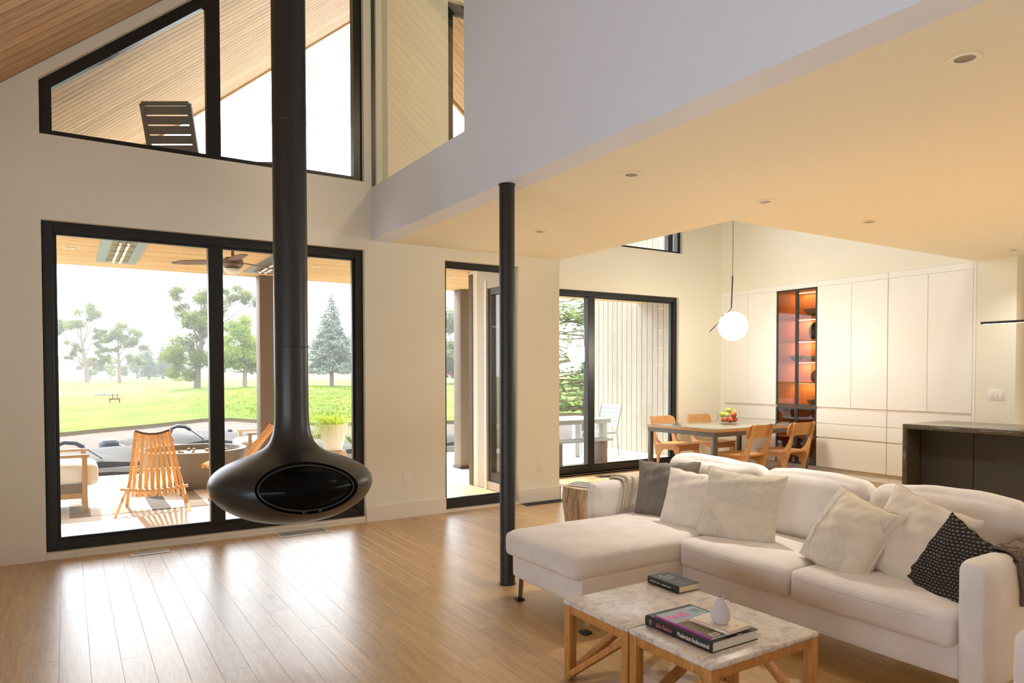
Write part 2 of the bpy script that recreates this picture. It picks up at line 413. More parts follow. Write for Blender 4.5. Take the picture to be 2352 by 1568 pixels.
# upper trapezoid window
def trap(name, x0, x1, z0, top, y0, fw, mull, label):
    mb = MB(); dz = fw/cos(sl); dep = .09
    mb.prism([(x0, z0), (x0+fw, z0), (x0+fw, top(x0+fw)), (x0, top(x0))], y0, y0+dep, 'y')
    mb.prism([(x1-fw, z0), (x1, z0), (x1, top(x1)), (x1-fw, top(x1-fw))], y0, y0+dep, 'y')
    mb.prism([(x0+fw, top(x0+fw)-dz), (x1-fw, top(x1-fw)-dz), (x1-fw, top(x1-fw)), (x0+fw, top(x0+fw))], y0, y0+dep, 'y')
    mb.box(x0+fw, x1-fw, y0, y0+dep, z0, z0+fw*.6)
    o = struct(name, mb, m_black, label, smooth=False)
    xs = [x0+fw]
    for m0, m1 in mull:
        MB().prism([(m0, z0), (m1, z0), (m1, top(m1)-dz*.5), (m0, top(m0)-dz*.5)], y0+.005, y0+dep-.005, 'y').build('mullion', m_black, o, smooth=False); xs += [m0, m1]
    xs.append(x1-fw)
    for i in range(0, len(xs), 2):
        a, b = xs[i], xs[i+1]
        MB().prism([(a, z0+.03), (b, z0+.03), (b, top(b)-dz*.8), (a, top(a)-dz*.8)], y0+.045, y0+.052, 'y').build('pane', m_glass, o, smooth=False)
    return o
trap('window_2', XL, XR, 3.30, wtop, YF, .082, [(1.05, 1.165)], 'tall sloped black framed window above the fireplace')
winframe('window_3', 5.0, 8.013, .03, 2.61, D2+.05, .07, [(6.272, 6.392)], depth=.11, label='black framed sliding glass door of the dining room', low=.09)
trap('window_4', 5.1, 8.082, 3.286, dtop, D2+.05, .06, [(6.45, 6.55), (7.83, 7.93)], 'sloped gable window high over the dining room')  # unseen upper part enlarged to bring sky light into the dining room
winframe('window_5', 3.36, XE, 3.3, 5.3, YF, .075, label='loft gable window')
winframe('door_1', XD, XE, .02, 2.6225, D+.075, .05, label='narrow black framed glass door beside the column', low=.09)
# interior loft glazing (flush with the bulkhead)
lg = struct('window_6', MB().box(XB+.012, XB+.055, YO, YO+.012, 3.247, 5.35).box(XB+.012, XB+.055, D-.012, D-.002, 3.247, 5.35), plain('glass_channel', srgb(70, 74, 78), .4), 'frameless loft window in the bulkhead')
MB().box(XB+.028, XB+.036, YO+.012, D-.012, 3.2475, 5.349).build('pane', m_glass2, lg, smooth=False)
# bay side window (black frame, faces the porch)
mb = MB(); x0, x1 = 4.45, 4.53
for a, b, c, d in ((6.84, 6.91, .1, 2.5), (7.53, 7.60, .1, 2.5), (6.91, 7.53, .1, .22), (6.91, 7.53, 2.42, 2.5)): mb.box(x0, x1, a, b, c, d)
bw = struct('window_7', mb, m_black, 'black framed glass in the side of the dining bay', smooth=False)
MB().box(4.485, 4.492, 6.90, 7.54, .21, 2.43).build('pane', m_glass, bw, smooth=False)
MB().box(4.415, 4.43, 7.60, 7.64, 0, 2.6).build('frame_trim', m_trim, bw, smooth=False)
MB().box(4.418, 4.43, 7.955, 8.05, 0, 2.72).build('corner_trim', plain('corner_brown', srgb(84, 70, 58), .6), bw, smooth=False)
# unseen side windows, added to let more sky light into the room
for k, (xw, y0, y1, z0, z1) in enumerate(((10.5, -2.8, 2.2, .95, 2.45), (-1.82, -2.2, 3.5, .1, 2.3))):
    mb = MB()
    for yy in [y0+.03+i*(y1-y0-.06)/3 for i in range(4)]: mb.box(xw, xw+.06, yy-.03, yy+.03, z0, z1)
    mb.box(xw, xw+.06, y0, y1, z0, z0+.05); mb.box(xw, xw+.06, y0, y1, z1-.05, z1)
    struct('window_%d' % (8+k), mb, m_black, 'black framed side window out of view, added for light', smooth=False)
# ------------------------------------------------------------------ sills, baseboards
struct('trim_1', MB().box(XL+.002, XR-.002, D-.004, D+.075, .03, .055), m_trim, 'white sill under the big window', bev=.003)
struct('trim_2', MB().box(XD+.002, XE-.002, D-.004, D+.09, .005, .022), m_trim, 'white sill under the narrow glass door', bev=.003)
struct('trim_3', MB().box(5.0, 8.0, D2-.03, D2+.06, .005, .03).box(XP, 8.9, D2-.03, D2, 0, .03), m_trim, 'white sill under the dining slider', bev=.003)
BB = .155
for nm, (a, b, lb) in dict(baseboard_left=(-1.7, XL-.0, 'white baseboard left of the big window'), baseboard_front=(XR, XD, 'white baseboard between big window and glass door'), baseboard_right=(XE, XP+.012, 'white baseboard on the pillar right of the column')).items():
    struct(nm, MB().box(a, b, D-.014, D, 0, BB), m_trim, lb, bev=.002, smooth=False)
struct('baseboard_pillar', MB().box(XP, XP+.014, D-.014, D2-.05, 0, BB), m_trim, 'white baseboard round the pillar corner', bev=.002, smooth=False)
struct('baseboard_dining', MB().box(8.03, XC, D2-.014, D2, 0, BB), m_trim, 'white baseboard under the dining wall', bev=.002, smooth=False)
# ------------------------------------------------------------------ porch, deck, patio
m_conc = plain('patio_concrete', srgb(226, 222, 214), .8, bs=40, bstr=.1, var=.04)
m_post = plain('porch_post_stain', srgb(112, 98, 84), .6, bs=30, bstr=.08)
m_deck = plain('deck_tile', srgb(228, 224, 216), .7, var=.05)
pc = struct('porch_ceiling', MB().box(-4, 4.43, D+WT, D2+.2, ZC+.033, 3.0).box(-4, 9.2, D2+.2, 9.96, ZC+.033, 3.0), m_gap, 'flat pine board ceiling of the porch')
pb = board_mesh('board', 13.2, m_porch, .112, .018); pbs = board_mesh('board', 8.42, m_porch, .112, .018)
y = D+WT+.21
MB().box(-4, 4.42, D+WT, D+WT+.21, ZC+.01, ZC+.033).build('board', m_porch, pc)
while y < 9.9:
    o = bpy.data.objects.new('board', pb if y > D2+.2 else pbs); COL.objects.link(o); o.parent = pc; o.location = (-4, y, ZC+.012); y += .112
MB().box(-4, 9.2, 9.92, 9.98, ZC+.0125, 3.06).build('fascia_board', m_porch, pc)
struct('upper_deck', MB().box(-4, 4.43, D+WT, D2+.2, 3.0, 3.05).box(-4, 9.2, D2+.2, 9.92, 3.0, 3.05), m_deck, 'pale upper deck floor outside the high window')
pat = struct('patio', MB().box(-5, 9.4, D+WT-.05, 11.9, -.3, -.05), m_conc, 'pale concrete patio outside the windows', bev=.01)
for nm, lb, x0, x1, y0, y1 in (('porch_post', 'square brown porch post seen beside the fireplace flue', 2.17, 2.40, 9.70, 9.93), ('porch_post', 'square brown porch post seen through the narrow glass door', 5.18, 5.40, 9.70, 9.93)):
    t = thing(nm, lb, 'post', ((x0+x1)/2, (y0+y1)/2, -.05), group='porch posts')
    a = (x1-x0)/2; b = (y1-y0)/2
    MB().box(-a, a, -b, b, 0, 2.80).build('shaft', m_post, t, bev=.006)
    MB().box(-a-.015, a+.015, -b-.015, b+.015, 0, .05).build('base_plate', m_blacks, t, bev=.004)
# vertical board wall at the right of the patio
m_side = wood('grey_siding', srgb(150, 143, 130), srgb(172, 165, 151), srgb(188, 182, 170), (16, 16, .8), 2.0, .7, .10, .12, .2)
sw = struct('wall_patio', MB().box(9.13, 9.4, D2+.2, 11.5, -.05, 5.2), plain('siding_gap', srgb(120, 108, 92), .8), 'pale vertical board wall beside the patio')
sm = MB().box(0, .022, .004, .136, -.05, 5.18).build('board', m_side, sw, bev=.003, seg=1, smooth=False); me = sm.data; COL.objects.unlink(sm); bpy.data.objects.remove(sm)
y = D2+.2
while y < 11.4:
    o = bpy.data.objects.new('board', me); COL.objects.link(o); o.parent = sw; o.location = (9.108, y, 0); y += .14
# ceiling heaters, fan, porch downlights
m_heatglow = plain('heater_reflector', srgb(150, 118, 92), .3, metal=1); m_flange = plain('heater_steel', srgb(168, 172, 178), .35, metal=1)
def heater(x, lb):
    t = thing('patio_heater', lb, 'heater', (x, 8.58, ZC+.012), group='porch ceiling heaters')
    # flange frame hanging under the boards
    w2, l2 = .20, .88
    f = MB()
    f.box(-w2, -w2*.55, -l2, l2, -.012, 0); f.box(w2*.55, w2, -l2, l2, -.012, 0); f.box(-w2*.55, w2*.55, -l2, -l2*.86, -.012, 0); f.box(-w2*.55, w2*.55, l2*.86, l2, -.012, 0)
    f.build('flange', m_flange, t, bev=.002, smooth=False)
    MB().box(-w2*.55, w2*.55, -l2*.86, l2*.86, -.004, 0).build('reflector', m_heatglow, t, smooth=False)
    for i in range(2):
        MB().tube([(-.035+.07*i, -l2*.82, -.02), (-.035+.07*i, l2*.82, -.02)], .014).build('heating_element', m_white, t)
    for i in range(4):
        MB().tube([(-w2*.5, -l2*.66+i*l2*.44, -.03), (w2*.5, -l2*.66+i*l2*.44, -.03)], .005, 6).build('guard_rod', m_steel, t)
heater(.5, 'steel ceiling heater on the left of the porch ceiling')
heater(2.12, 'steel ceiling heater behind the fireplace flue')
t = thing('ceiling_fan', 'brown porch ceiling fan with flat blades', 'fan', (1.46, 7.70, ZC+.012))
m_fan = plain('fan_brown', srgb(120, 100, 82), .5)
MB().lathe([(.03, 0), (.03, -.02), (.015, -.025), (.015, -.10), (.07, -.11), (.10, -.13), (.105, -.18), (.08, -.21), (.03, -.22)], 24).build('motor', m_fan, t)
MB().lathe([(.06, -.22), (.085, -.225), (.08, -.25), (.05, -.275), (.01, -.28)], 24).build('light_lens', m_white, t)
for i in range(3):
    a = rad(28+120*i)
    b = MB().add([(.10, -.035, -.155), (.22, -.075, -.165), (.50, -.07, -.17), (.62, -.03, -.17), (.62, .03, -.165), (.50, .065, -.15), (.22, .06, -.145), (.10, .03, -.15)]+[(.10, -.035, -.147), (.22, -.075, -.157), (.50, -.07, -.162), (.62, -.03, -.162), (.62, .03, -.157), (.50, .065, -.142), (.22, .06, -.137), (.10, .03, -.142)],
        [tuple(range(8)), tuple(range(15, 7, -1))]+[(j, (j+1) % 8, 8+(j+1) % 8, 8+j) for j in range(8)], TR((0, 0, 0), a))
    b.build('blade', m_fan, t)
def downlight(loc, lb, r=.05, tm=None, grp='recessed ceiling lights', on=None):
    t = thing('downlight', lb, 'ceiling light', loc, group=grp)
    MB().lathe([(r*.62, -.001), (r, -.001), (r*1.02, -.004), (r*.95, -.008), (r*.66, -.006), (r*.62, -.004)], 28, closed=True).build('trim_ring', tm or m_ceil, t)
    MB().lathe([(.001, -.0025), (r*.64, -.0025), (r*.64, -.001), (.001, -.001)], 24).build('lens', on or plain('lens_grey', srgb(150, 138, 124), .5), t)
    return t
for (x, y), lb in (((.03, 8.62), 'small round light at the left of the porch ceiling'), ((2.58, 8.56), 'small round porch light seen right of the flue'), ((4.43-.02, 8.57), 'small round porch light seen through the narrow glass door')):
    downlight((x, y, ZC+.012), lb, .055, grp='porch ceiling lights')
# striped outdoor rug
def stripes(name, cols, axis, width):
    k = NT(name); k.set(rough=.95, spec=.1); tc = k.n('ShaderNodeTexCoord'); sp = k.n('ShaderNodeSeparateXYZ'); k.l(tc.outputs['Object'], sp.inputs[0])
    m = k.n('ShaderNodeMath', operation='MULTIPLY'); m.inputs[1].default_value = 1/width; k.l(sp.outputs[axis], m.inputs[0])
    fr = k.n('ShaderNodeMath', operation='FRACT'); k.l(m.outputs[0], fr.inputs[0])
    r = k.n('ShaderNodeValToRGB'); r.color_ramp.interpolation = 'CONSTANT'; e = r.color_ramp.elements
    while len(e) < len(cols): e.new(.5)
    for i, c in enumerate(cols): e[i].position = i/len(cols); e[i].color = c
    k.l(fr.outputs[0], r.inputs[0]); k.l(r.outputs[0], k.b.inputs['Base Color'])
    k.bump(k.noise(k.coord(), 300, 2), .2, .003); return k.m
m_rug = stripes('rug_stripes', [srgb(150, 142, 134), srgb(226, 222, 216), srgb(190, 178, 166), srgb(226, 222, 216), srgb(112, 110, 110), srgb(214, 206, 198)], 0, 1.15)
rug = MB().box(-1.3, 3.6, 8.60, 11.4, -.05, -.042).build('outdoor_rug', m_rug, bev=.003)
tag(rug, 'striped grey and beige outdoor rug under the fire pit', 'rug')
# ---- stick chairs
m_teak = wood('golden_teak', srgb(196, 136, 70), srgb(224, 168, 98), srgb(238, 192, 126), (14, 14, 1.2), 2.0, .45, .18, .06)
def stick_chair(loc, rz, lb):
    t = thing('stick_chair', lb, 'chair', loc, rz, 'slatted stick chairs round the fire pit')
    n = 10
    for i in range(n):
        u = i/(n-1)*2-1; arc = .05*(1-u*u)
        outer = i in (0, n-1)
        top = Vector((u*.155, -.36-arc*.6, .90-arc*.7)); bot = Vector((u*.30, .33, .012)) if outer else Vector((u*.30, .22-arc, .13))
        MB().bar(top, bot, .034, .018, up=(0, 1, 0)).build('back_slat', m_teak, t, bev=.003, smooth=False)
    for i in range(n-1):
        u = ((i+.5)/(n-1)*2-1); outer = i in (0, n-2)
        fr = Vector((u*.24, .42, .43)); bk = Vector((u*.40, -.37, .012)) if outer else Vector((u*.27, -.06, .17))
        MB().bar(fr, bk, .027, .02, up=(0, 1, 0)).build('seat_slat', m_teak, t, bev=.003, smooth=False)
    MB().tube([(u*.33, -.02-.03*(1-u*u), .255-.03*(1-u*u)) for u in (-1, -.6, -.2, .2, .6, 1)], .017, 8).build('cross_rod', m_teak, t)
    MB().tube([(u*.25, .40, .40) for u in (-1, 0, 1)], .013, 8).build('cross_rod', m_teak, t)
    MB().tube([(u*.158, -.365-.03*(1-u*u), .905-.035*(1-u*u)) for u in (-1, -.6, -.2, .2, .6, 1)], .012, 8).build('cord_edge', plain('dark_cord', srgb(90, 70, 54), .8), t)
stick_chair((.80, 8.62, -.05), rad(-8), 'golden slatted stick chair seen from behind, in front of the fire pit')
stick_chair((1.80, 9.0, -.05), rad(66), 'golden slatted stick chair half hidden by the hanging fireplace')
# ---- fire pit
m_pit = plain('pit_concrete', srgb(132, 126, 120), .75, bs=25, bstr=.1)
t = thing('fire_pit', 'round grey concrete fire pit bowl on the striped rug', 'fire pit', (1.42, 10.25, -.042))
MB().lathe([(.30, 0), (.44, .0), (.58, .12), (.64, .32), (.66, .47), (.665, .49), (.60, .49), (.585, .42), (.30, .40), (.001, .40)], 48, closed=True).build('bowl', m_pit, t)
rq = random.Random(8); gm = plain('lava_stone', srgb(176, 140, 112), .8, var=.2)
for i in range(16):
    a = rq.uniform(0, 6.28); r = .5*math.sqrt(rq.random()); s = rq.uniform(.022, .04)
    mbq = MB(); mbq.lathe([(.001, -.8*s), (s*.7, -.5*s), (s, 0), (s*.75, .5*s), (.001, .75*s)], 8, TR((r*cos(a), r*sin(a), .43), rq.uniform(0, 3), rq.uniform(-.4, .4)))
    mbq.build('stone', gm, t)
# ---- outdoor lounge armchairs
m_owood = plain('outdoor_wood', srgb(178, 146, 112), .6, bs=30)
m_ocush = fabric('outdoor_cushion', srgb(228, 224, 218))
m_osling = plain('taupe_sling', srgb(128, 118, 106), .8)
def lounge_chair(loc, rz, lb):
    t = thing('lounge_armchair', lb, 'chair', loc, rz, 'outdoor lounge armchairs')
    for sy in (-1, 1):
        y = sy*.34
        f = MB(); 
        MB().box(.36, .41, y-.02, y+.02, 0, .60).build('leg', m_owood, t, bev=.004)
        MB().box(-.40, -.35, y-.02, y+.02, 0, .60).build('leg', m_owood, t, bev=.004)
        MB().box(-.42, .43, y-.028, y+.028, .60, .63).build('armrest', m_owood, t, bev=.005)
        MB().box(-.35, .36, y-.015, y+.015, .16, .22).build('side_rail', m_owood, t, bev=.003)
        MB().box(-.35, .36, y-.006, y+.006, .22, .31).build('sling', m_osling, t)
    MB().box(.36, .40, -.32, .32, .16, .23).build('front_rail', m_owood, t, bev=.003)
    MB().box(-.38, .39, -.315, .315, .20, .22).build('seat_deck', m_osling, t)
    xf(rbox(.93, .64, .24, .07, 5, (0, 0, .03)), TR((.05, 0, .40))).build('seat_cushion', m_ocush, t)
    xf(rbox(.18, .60, .46, .07, 4, (.03, 0, 0)), TR((-.28, 0, .62), 0, 0, rad(-12))).build('back_cushion', m_ocush, t)
lounge_chair((-.24, 9.16, -.042), rad(0), 'outdoor armchair with white cushions at the left window edge')
lounge_chair((2.62, 11.02, -.042), rad(180), 'outdoor armchair with white cushions beside the porch post')
# ---- planter on a stump
m_stumpw = wood('stump_wood', srgb(168, 134, 98), srgb(200, 170, 132), srgb(222, 198, 164), (10, 10, 1), 2.0, .7, .1, .2)
t = thing('stump_stool', 'pale wood stump stool under the white planter', 'stool', (3.04, 9.35, -.042))
MB().lathe([(.15, 0), (.17, .05), (.165, .25), (.175, .40), (.165, .44)], 20).build('trunk', m_stumpw, t)
MB().lathe([(.001, .44), (.16, .44), (.155, .446), (.001, .447)], 20).build('cut_top', plain('end_grain', srgb(206, 176, 138), .7), t)
t = thing('planter', 'white tapered planter with trailing yellow green grass', 'planter', (3.04, 9.35, .406))
MB().lathe([(.10, 0), (.115, .005), (.19, .30), (.20, .36), (.185, .36), (.17, .30), (.001, .30)], 32, closed=True).build('pot', plain('white_glaze', srgb(238, 236, 230), .4), t)
mbq = MB(); rq = random.Random(5)
for i in range(420):
    a = rq.uniform(0, 6.28); r0 = rq.uniform(0, .12); L = rq.uniform(.14, .30); sp = rq.uniform(.10, .34)
    if cos(a-2.6) < -.2 and rq.random() < .6: continue
    p = [Vector((r0*cos(a), r0*sin(a), .30)), Vector(((r0+sp*.5)*cos(a), (r0+sp*.5)*sin(a), .30+L*.62)), Vector(((r0+sp)*cos(a), (r0+sp)*sin(a), .30+L*.6)), Vector(((r0+sp*1.25)*cos(a), (r0+sp*1.25)*sin(a), .30+L*.1-sp*.75))]
    sd_ = Vector((-sin(a), cos(a), 0))*.004
    vs_ = []
    for k, q in enumerate(p): vs_ += [q-sd_*(1-k*.28), q+sd_*(1-k*.28)]
    mbq.add(vs_, [(0, 1, 3, 2), (2, 3, 5, 4), (4, 5, 7, 6)])
gg = mbq.build('foliage', leafy('grass_plant', srgb(150, 170, 60), srgb(200, 208, 110)), t, fixn=False, smooth=False); gg['kind'] = 'stuff'
t = thing('wooden_pot', 'small round wooden pot between fireplace and white planter', 'pot', (2.80, 9.75, -.042))
MB().lathe([(.09, 0), (.10, .02), (.115, .50), (.11, .55), (.095, .55), (.09, .45), (.001, .45)], 20, closed=True).build('pot', m_owood, t)
MB().lathe([(.001, .45), (.08, .45), (.07, .47), (.001, .47)], 16).build('candle', m_white, t)
# ---- leafy potted plant at the right edge of the big window
t = thing('potted_plant', 'dark green broad leaf plant at the right edge of the big window', 'plant', (3.62, 9.7, -.05))
MB().lathe([(.12, 0), (.17, .28), (.18, .30), (.15, .30), (.14, .24), (.001, .24)], 24, closed=True).build('pot', plain('charcoal_pot', srgb(70, 68, 66), .6), t)
m_gl = leafy('broad_leaf', srgb(44, 78, 34), srgb(86, 122, 52), .3)
rq = random.Random(3)
for i in range(11):
    a = i*2.4; L = rq.uniform(.30, .5); out = rq.uniform(.12, .3)
    dirv = Vector((cos(a)*out, sin(a)*out, L)); side = Vector((-sin(a), cos(a), 0))
    pts = [(0, .004), (.35, .03), (.6, .065), (.85, .05), (1, .004)]
    vs_ = []
    for u, wv in pts:
        c = Vector((0, 0, .24))+dirv*u+Vector((cos(a), sin(a), -.5))*(.25*out*u*u)
        vs_ += [c-side*wv, c+side*wv]
    MB().add(vs_, [(0, 1, 3, 2), (2, 3, 5, 4), (4, 5, 7, 6), (6, 7, 9, 8)]).build('leaf', m_gl, t, fixn=False)
# ---- white aluminium patio dining set beyond the slider
m_alu = plain('white_aluminium', srgb(158, 164, 166), .45, bs=20, bstr=.02)
def alu_chair(loc, rz, lb):
    t = thing('patio_chair', lb, 'chair', loc, rz, 'white patio dining chairs')
    for sx in (-1, 1):
        x = sx*.24
        MB().tube([(x, .22, 0), (x, .21, .42)], .014, 8).build('leg', m_alu, t)
        MB().tube([(x, -.26, 0), (x, -.20, .40), (x, -.20, .48), (x, -.34, .92)], .015, 8).build('back_leg', m_alu, t)
        MB().tube([(x, .21, .41), (x, -.20, .41)], .014, 8).build('side_rail', m_alu, t)
    for i in range(5): MB().box(-.23, .23, -.18+i*.085, -.18+i*.085+.075, .42, .436).build('seat_slat', m_alu, t)
    for i in range(5):
        z0 = .52+i*.083; y0 = -.213-(z0-.5)*.31
        MB().box(-.23, .23, -.008, .008, 0, .075, TR((0, y0, z0), 0, rad(17))).build('back_slat', m_alu, t)
alu_chair((5.62, 10.10, -.05), rad(158), 'white slatted patio chair seen through the narrow glass door')
alu_chair((8.16, 9.95, -.05), rad(100), 'white slatted patio chair in front of the board wall')
t = thing('patio_table', 'white patio dining table outside the sliding door', 'table', (7.15, 9.60, -.05))
for i in range(7): MB().box(-.95, .60, -.46+i*.133, -.46+i*.133+.125, .70, .73).build('slat', m_alu, t)
MB().box(-.95, .60, -.45, .46, .655, .698).build('apron', m_alu, t, bev=.004)
for x, y in ((-.85, -.36), (.5, -.36), (-.85, .38), (.5, .38)): MB().box(x-.05, x+.05, y-.05, y+.05, 0, .655).build('leg', m_alu, t, bev=.004)
t = thing('patio_bench', 'low grey bench in front of the patio table', 'bench', (6.95, 8.95, -.05))
for i in range(3): MB().box(-.65, .55, -.16+i*.11, -.16+i*.11+.10, .40, .43).build('slat', m_alu, t)
for x in (-.5, .4): MB().box(x-.05, x+.05, -.13, .13, 0, .40).build('leg', m_post, t, bev=.004)
# ---- sun lounger backs on the upper deck
m_lounger = plain('lounger_grey', srgb(104, 100, 96), .5)
def lounger(loc, rz, ang, lb, L=1.15, hw=.235):
    t = thing('deck_lounger', lb, 'sun lounger', loc, rz, 'slatted sun loungers on the upper deck')
    MB().box(-.24, .24, 0, 1.2, .28, .32).build('seat_frame', m_lounger, t)
    for x in (-.22, .22):
        for y in (.08, 1.1): MB().box(x-.02, x+.02, y-.02, y+.02, 0, .28).build('leg', m_lounger, t)
    c, s = cos(ang), sin(ang)
    for x in (-hw, hw): MB().bar((x, 0, .31), (x, -L*c, .31+L*s), .03, .045, up=(1, 0, 0)).build('back_rail', m_lounger, t)
    MB().bar((-hw, -L*c, .31+L*s), (hw, -L*c, .31+L*s), .045, .03).build('top_rail', m_lounger, t)
    for i in range(9):
        u = .06+i*.108
        p = Vector((0, -L*c*u, .31+L*s*u))
        MB().box(-hw+.015, hw-.015, -.047*L, .047*L, -.008, .008, TR(p, 0, -(ang))).build('back_slat', m_lounger, t)
lounger((1.03, 8.16, 3.05), rad(-32), rad(70), 'grey slatted lounger back standing up behind the high window', .86, .235)
lounger((2.27, 9.32, 3.05), rad(-30), rad(37), 'grey lounger tip low behind the flue on the upper deck', .93)
# ------------------------------------------------------------------ landscape
def sst(a, b, x):
    t = max(0, min(1, (x-a)/(b-a))); return t*t*(3-2*t)
def shore(x): return 19.5-.16*max(-8, min(14, x))+.5*sin(x*.5)
def lip(x): return shore(x)+4.6+.35*sin(x*.9)+3.6*math.exp(-((x-4.6)/1.8)**2)-1.2*sst(0, 3, -x+1)
def gz(x, y):
    s, l = shore(x), lip(x)
    if y < s: z = -.75-.6*sst(0, 4, s-y)
    elif y < l: z = -.75+.40*sst(s, l, y)
    else: z = -.30+.016*(min(y, 62)-l)+.0065*max(0, y-62)
    z += .85*math.exp(-((x-9.5)/5.5)**2-((y-36)/6.0)**2)
    z -= .75*math.exp(-((x-1.5)/5.0)**2-((y-60)/6)**2)
    if y > l: z += .05*sin(x*.8+y*.33)*sin(y*.5-x*.2)
    return z
m_lawn = NT('lawn_grass'); k = m_lawn; k.set(rough=.9, spec=.15); v = k.coord()
c = k.ramp(k.noise(v, .35, 4), [(.35, srgb(74, 98, 24)), (.6, srgb(98, 116, 36))])
c2 = k.ramp(k.noise(v, .12, 3), [(.5, (0, 0, 0, 1)), (.68, (1, 1, 1, 1))])
c = k.mix(c, srgb(118, 116, 56), c2)
tc = k.n('ShaderNodeTexCoord'); 
k.l(c, k.b.inputs['Base Color']); k.bump(k.noise(v, 6, 5, .7), .9, .12); m_lawn = k.m
m_sand = plain('beach_gravel', srgb(78, 67, 59), .9, bs=14, bstr=.5, bd=.03, var=.12)
def terr(x0, x1, nx, ys, sel):
    mb = MB(); xs = [x0+(x1-x0)*i/nx for i in range(nx+1)]
    mb.v = [(x, yy(x), gz(x, yy(x))) for yy in ys for x in xs]; n = nx+1
    mb.f = [(j*n+i, j*n+i+1, (j+1)*n+i+1, (j+1)*n+i) for j in range(len(ys)-1) for i in range(nx)]; mb.mi = [0]*len(mb.f); return mb
ylist = [(lambda x, u=u: lip(x)+.02+u) for u in [0, .15, .4, .8, 1.3, 2, 2.8, 3.7, 4.7, 5.8, 7, 8.3, 9.7, 11.2, 12.8, 14.5, 16.3, 18.2, 20.2, 22.3, 24.5, 27, 30, 33, 36, 39, 42, 46, 50, 56, 64, 74, 90, 110, 150, 180, 220]]
la = terr(-60, 130, 190, ylist, 0)
la.v = [(x, y, z+(.10 if i < 191 else .12*math.exp(-(i//191)*.25)+.0)) for i, (x, y, z) in enumerate(la.v)]
struct('lawn', la, m_lawn, 'sunny green lawn beyond the water', fixn=False)
rq = random.Random(77); gt = MB()
for _ in range(5200):
    y = 25+19*rq.random()**1.2; x = y*rq.uniform(.10, .42)
    if y < lip(x)+.3 or rq.random() > sst(.09, .26, x/y)*(1-sst(36, 44, y)): continue
    p = Vector((x, y, gz(x, y)+.02)); hgt = rq.uniform(.03, .075)
    for _b in range(3):
        a_ = rq.uniform(0, 6.28); d_ = Vector((cos(a_), sin(a_), 0)); q = p+Vector((rq.uniform(-.15, .15), rq.uniform(-.15, .15), 0))
        gt.add([q-d_*.022, q+d_*.022, q+Vector((rq.uniform(-.06, .06), rq.uniform(-.06, .06), hgt))], [(0, 1, 2)])
la_ = gt.build('grass_tufts', leafy('tuft_green', srgb(92, 114, 34), srgb(120, 132, 50), .4), None, fixn=False, smooth=False)
tag(la_, 'rough grass tufts on the near lawn slope', 'grass', kind='stuff')
be = terr(-60, 130, 190, [(lambda x, u=u: shore(x)-1.5+u*(lip(x)+.05-shore(x)+1.5)) for u in [i/14 for i in range(15)]], 0)
struct('beach', be, m_sand, 'pale gravel beach below the lawn', fixn=False)
lp = terr(-60, 130, 190, [(lambda x: lip(x)-.02), (lambda x: lip(x)+.03)], 0)
lp.v = [(x, y, z+(.0 if i < 191 else .10)-(.03 if i < 191 else 0)) for i, (x, y, z) in enumerate(lp.v)]
struct('lawn_edge', lp, plain('turf_edge', srgb(92, 78, 58), .9), 'dark turf edge between lawn and beach', fixn=False)
k = NT('lake_water'); k.set(col=srgb(92, 104, 104), rough=.08, spec=.5); k.bump(k.noise(k.coord((1, 2.2, 1)), 3.0, 3), .25, .03)
struct('lake', MB().box(-60, 130, 11.9, 22, -1.4, -.72), k.m, 'calm grey water between patio and beach')
m_dock = wood('dock_boards', srgb(92, 92, 92), srgb(112, 112, 112), srgb(128, 128, 128), (1, 14, 14), 2, .8, .1, .1, .2)
dk = struct('dock', MB().box(-6, 9, 11.92, 12.75, -.5, -.36), plain('dock_frame', srgb(120, 116, 112), .8), 'grey boat dock along the patio edge')
dm = board_mesh('board', 15, m_dock, .14, .025)
for i in range(5):
    o = bpy.data.objects.new('board', dm); COL.objects.link(o); o.parent = dk; o.location = (-6, 11.95+i*.155, -.36)
road = MB(); 
road.add([(-60, 96, gz(0, 96)+.25), (130, 84, gz(60, 84)+.25), (130, 92, gz(60, 92)+.28), (-60, 106, gz(0, 106)+.28)], [(0, 1, 2, 3)])
xs_ = [-60+i*10 for i in range(20)]
road = MB(); road.v = [(x, 182-x*.07+o, gz(x, 182-x*.07+o)+.12) for o in (0, 14) for x in xs_]; road.f = [(i, i+1, 21+i, 20+i) for i in range(19)]; road.mi = [0]*19
struct('road', road, plain('pale_road', srgb(140, 136, 132), .9), 'pale road behind the lawn', fixn=False)
pond = MB(); pond.lathe([(.001, 0), (.6, 0), (.61, -.02)], 40, Matrix.Translation((.5, 60, gz(1.5, 60)+.20)) @ Matrix.Diagonal((6.0, 3.2, 1, 1)))
struct('pond', pond, k.m, 'small pale pond in the lawn hollow')
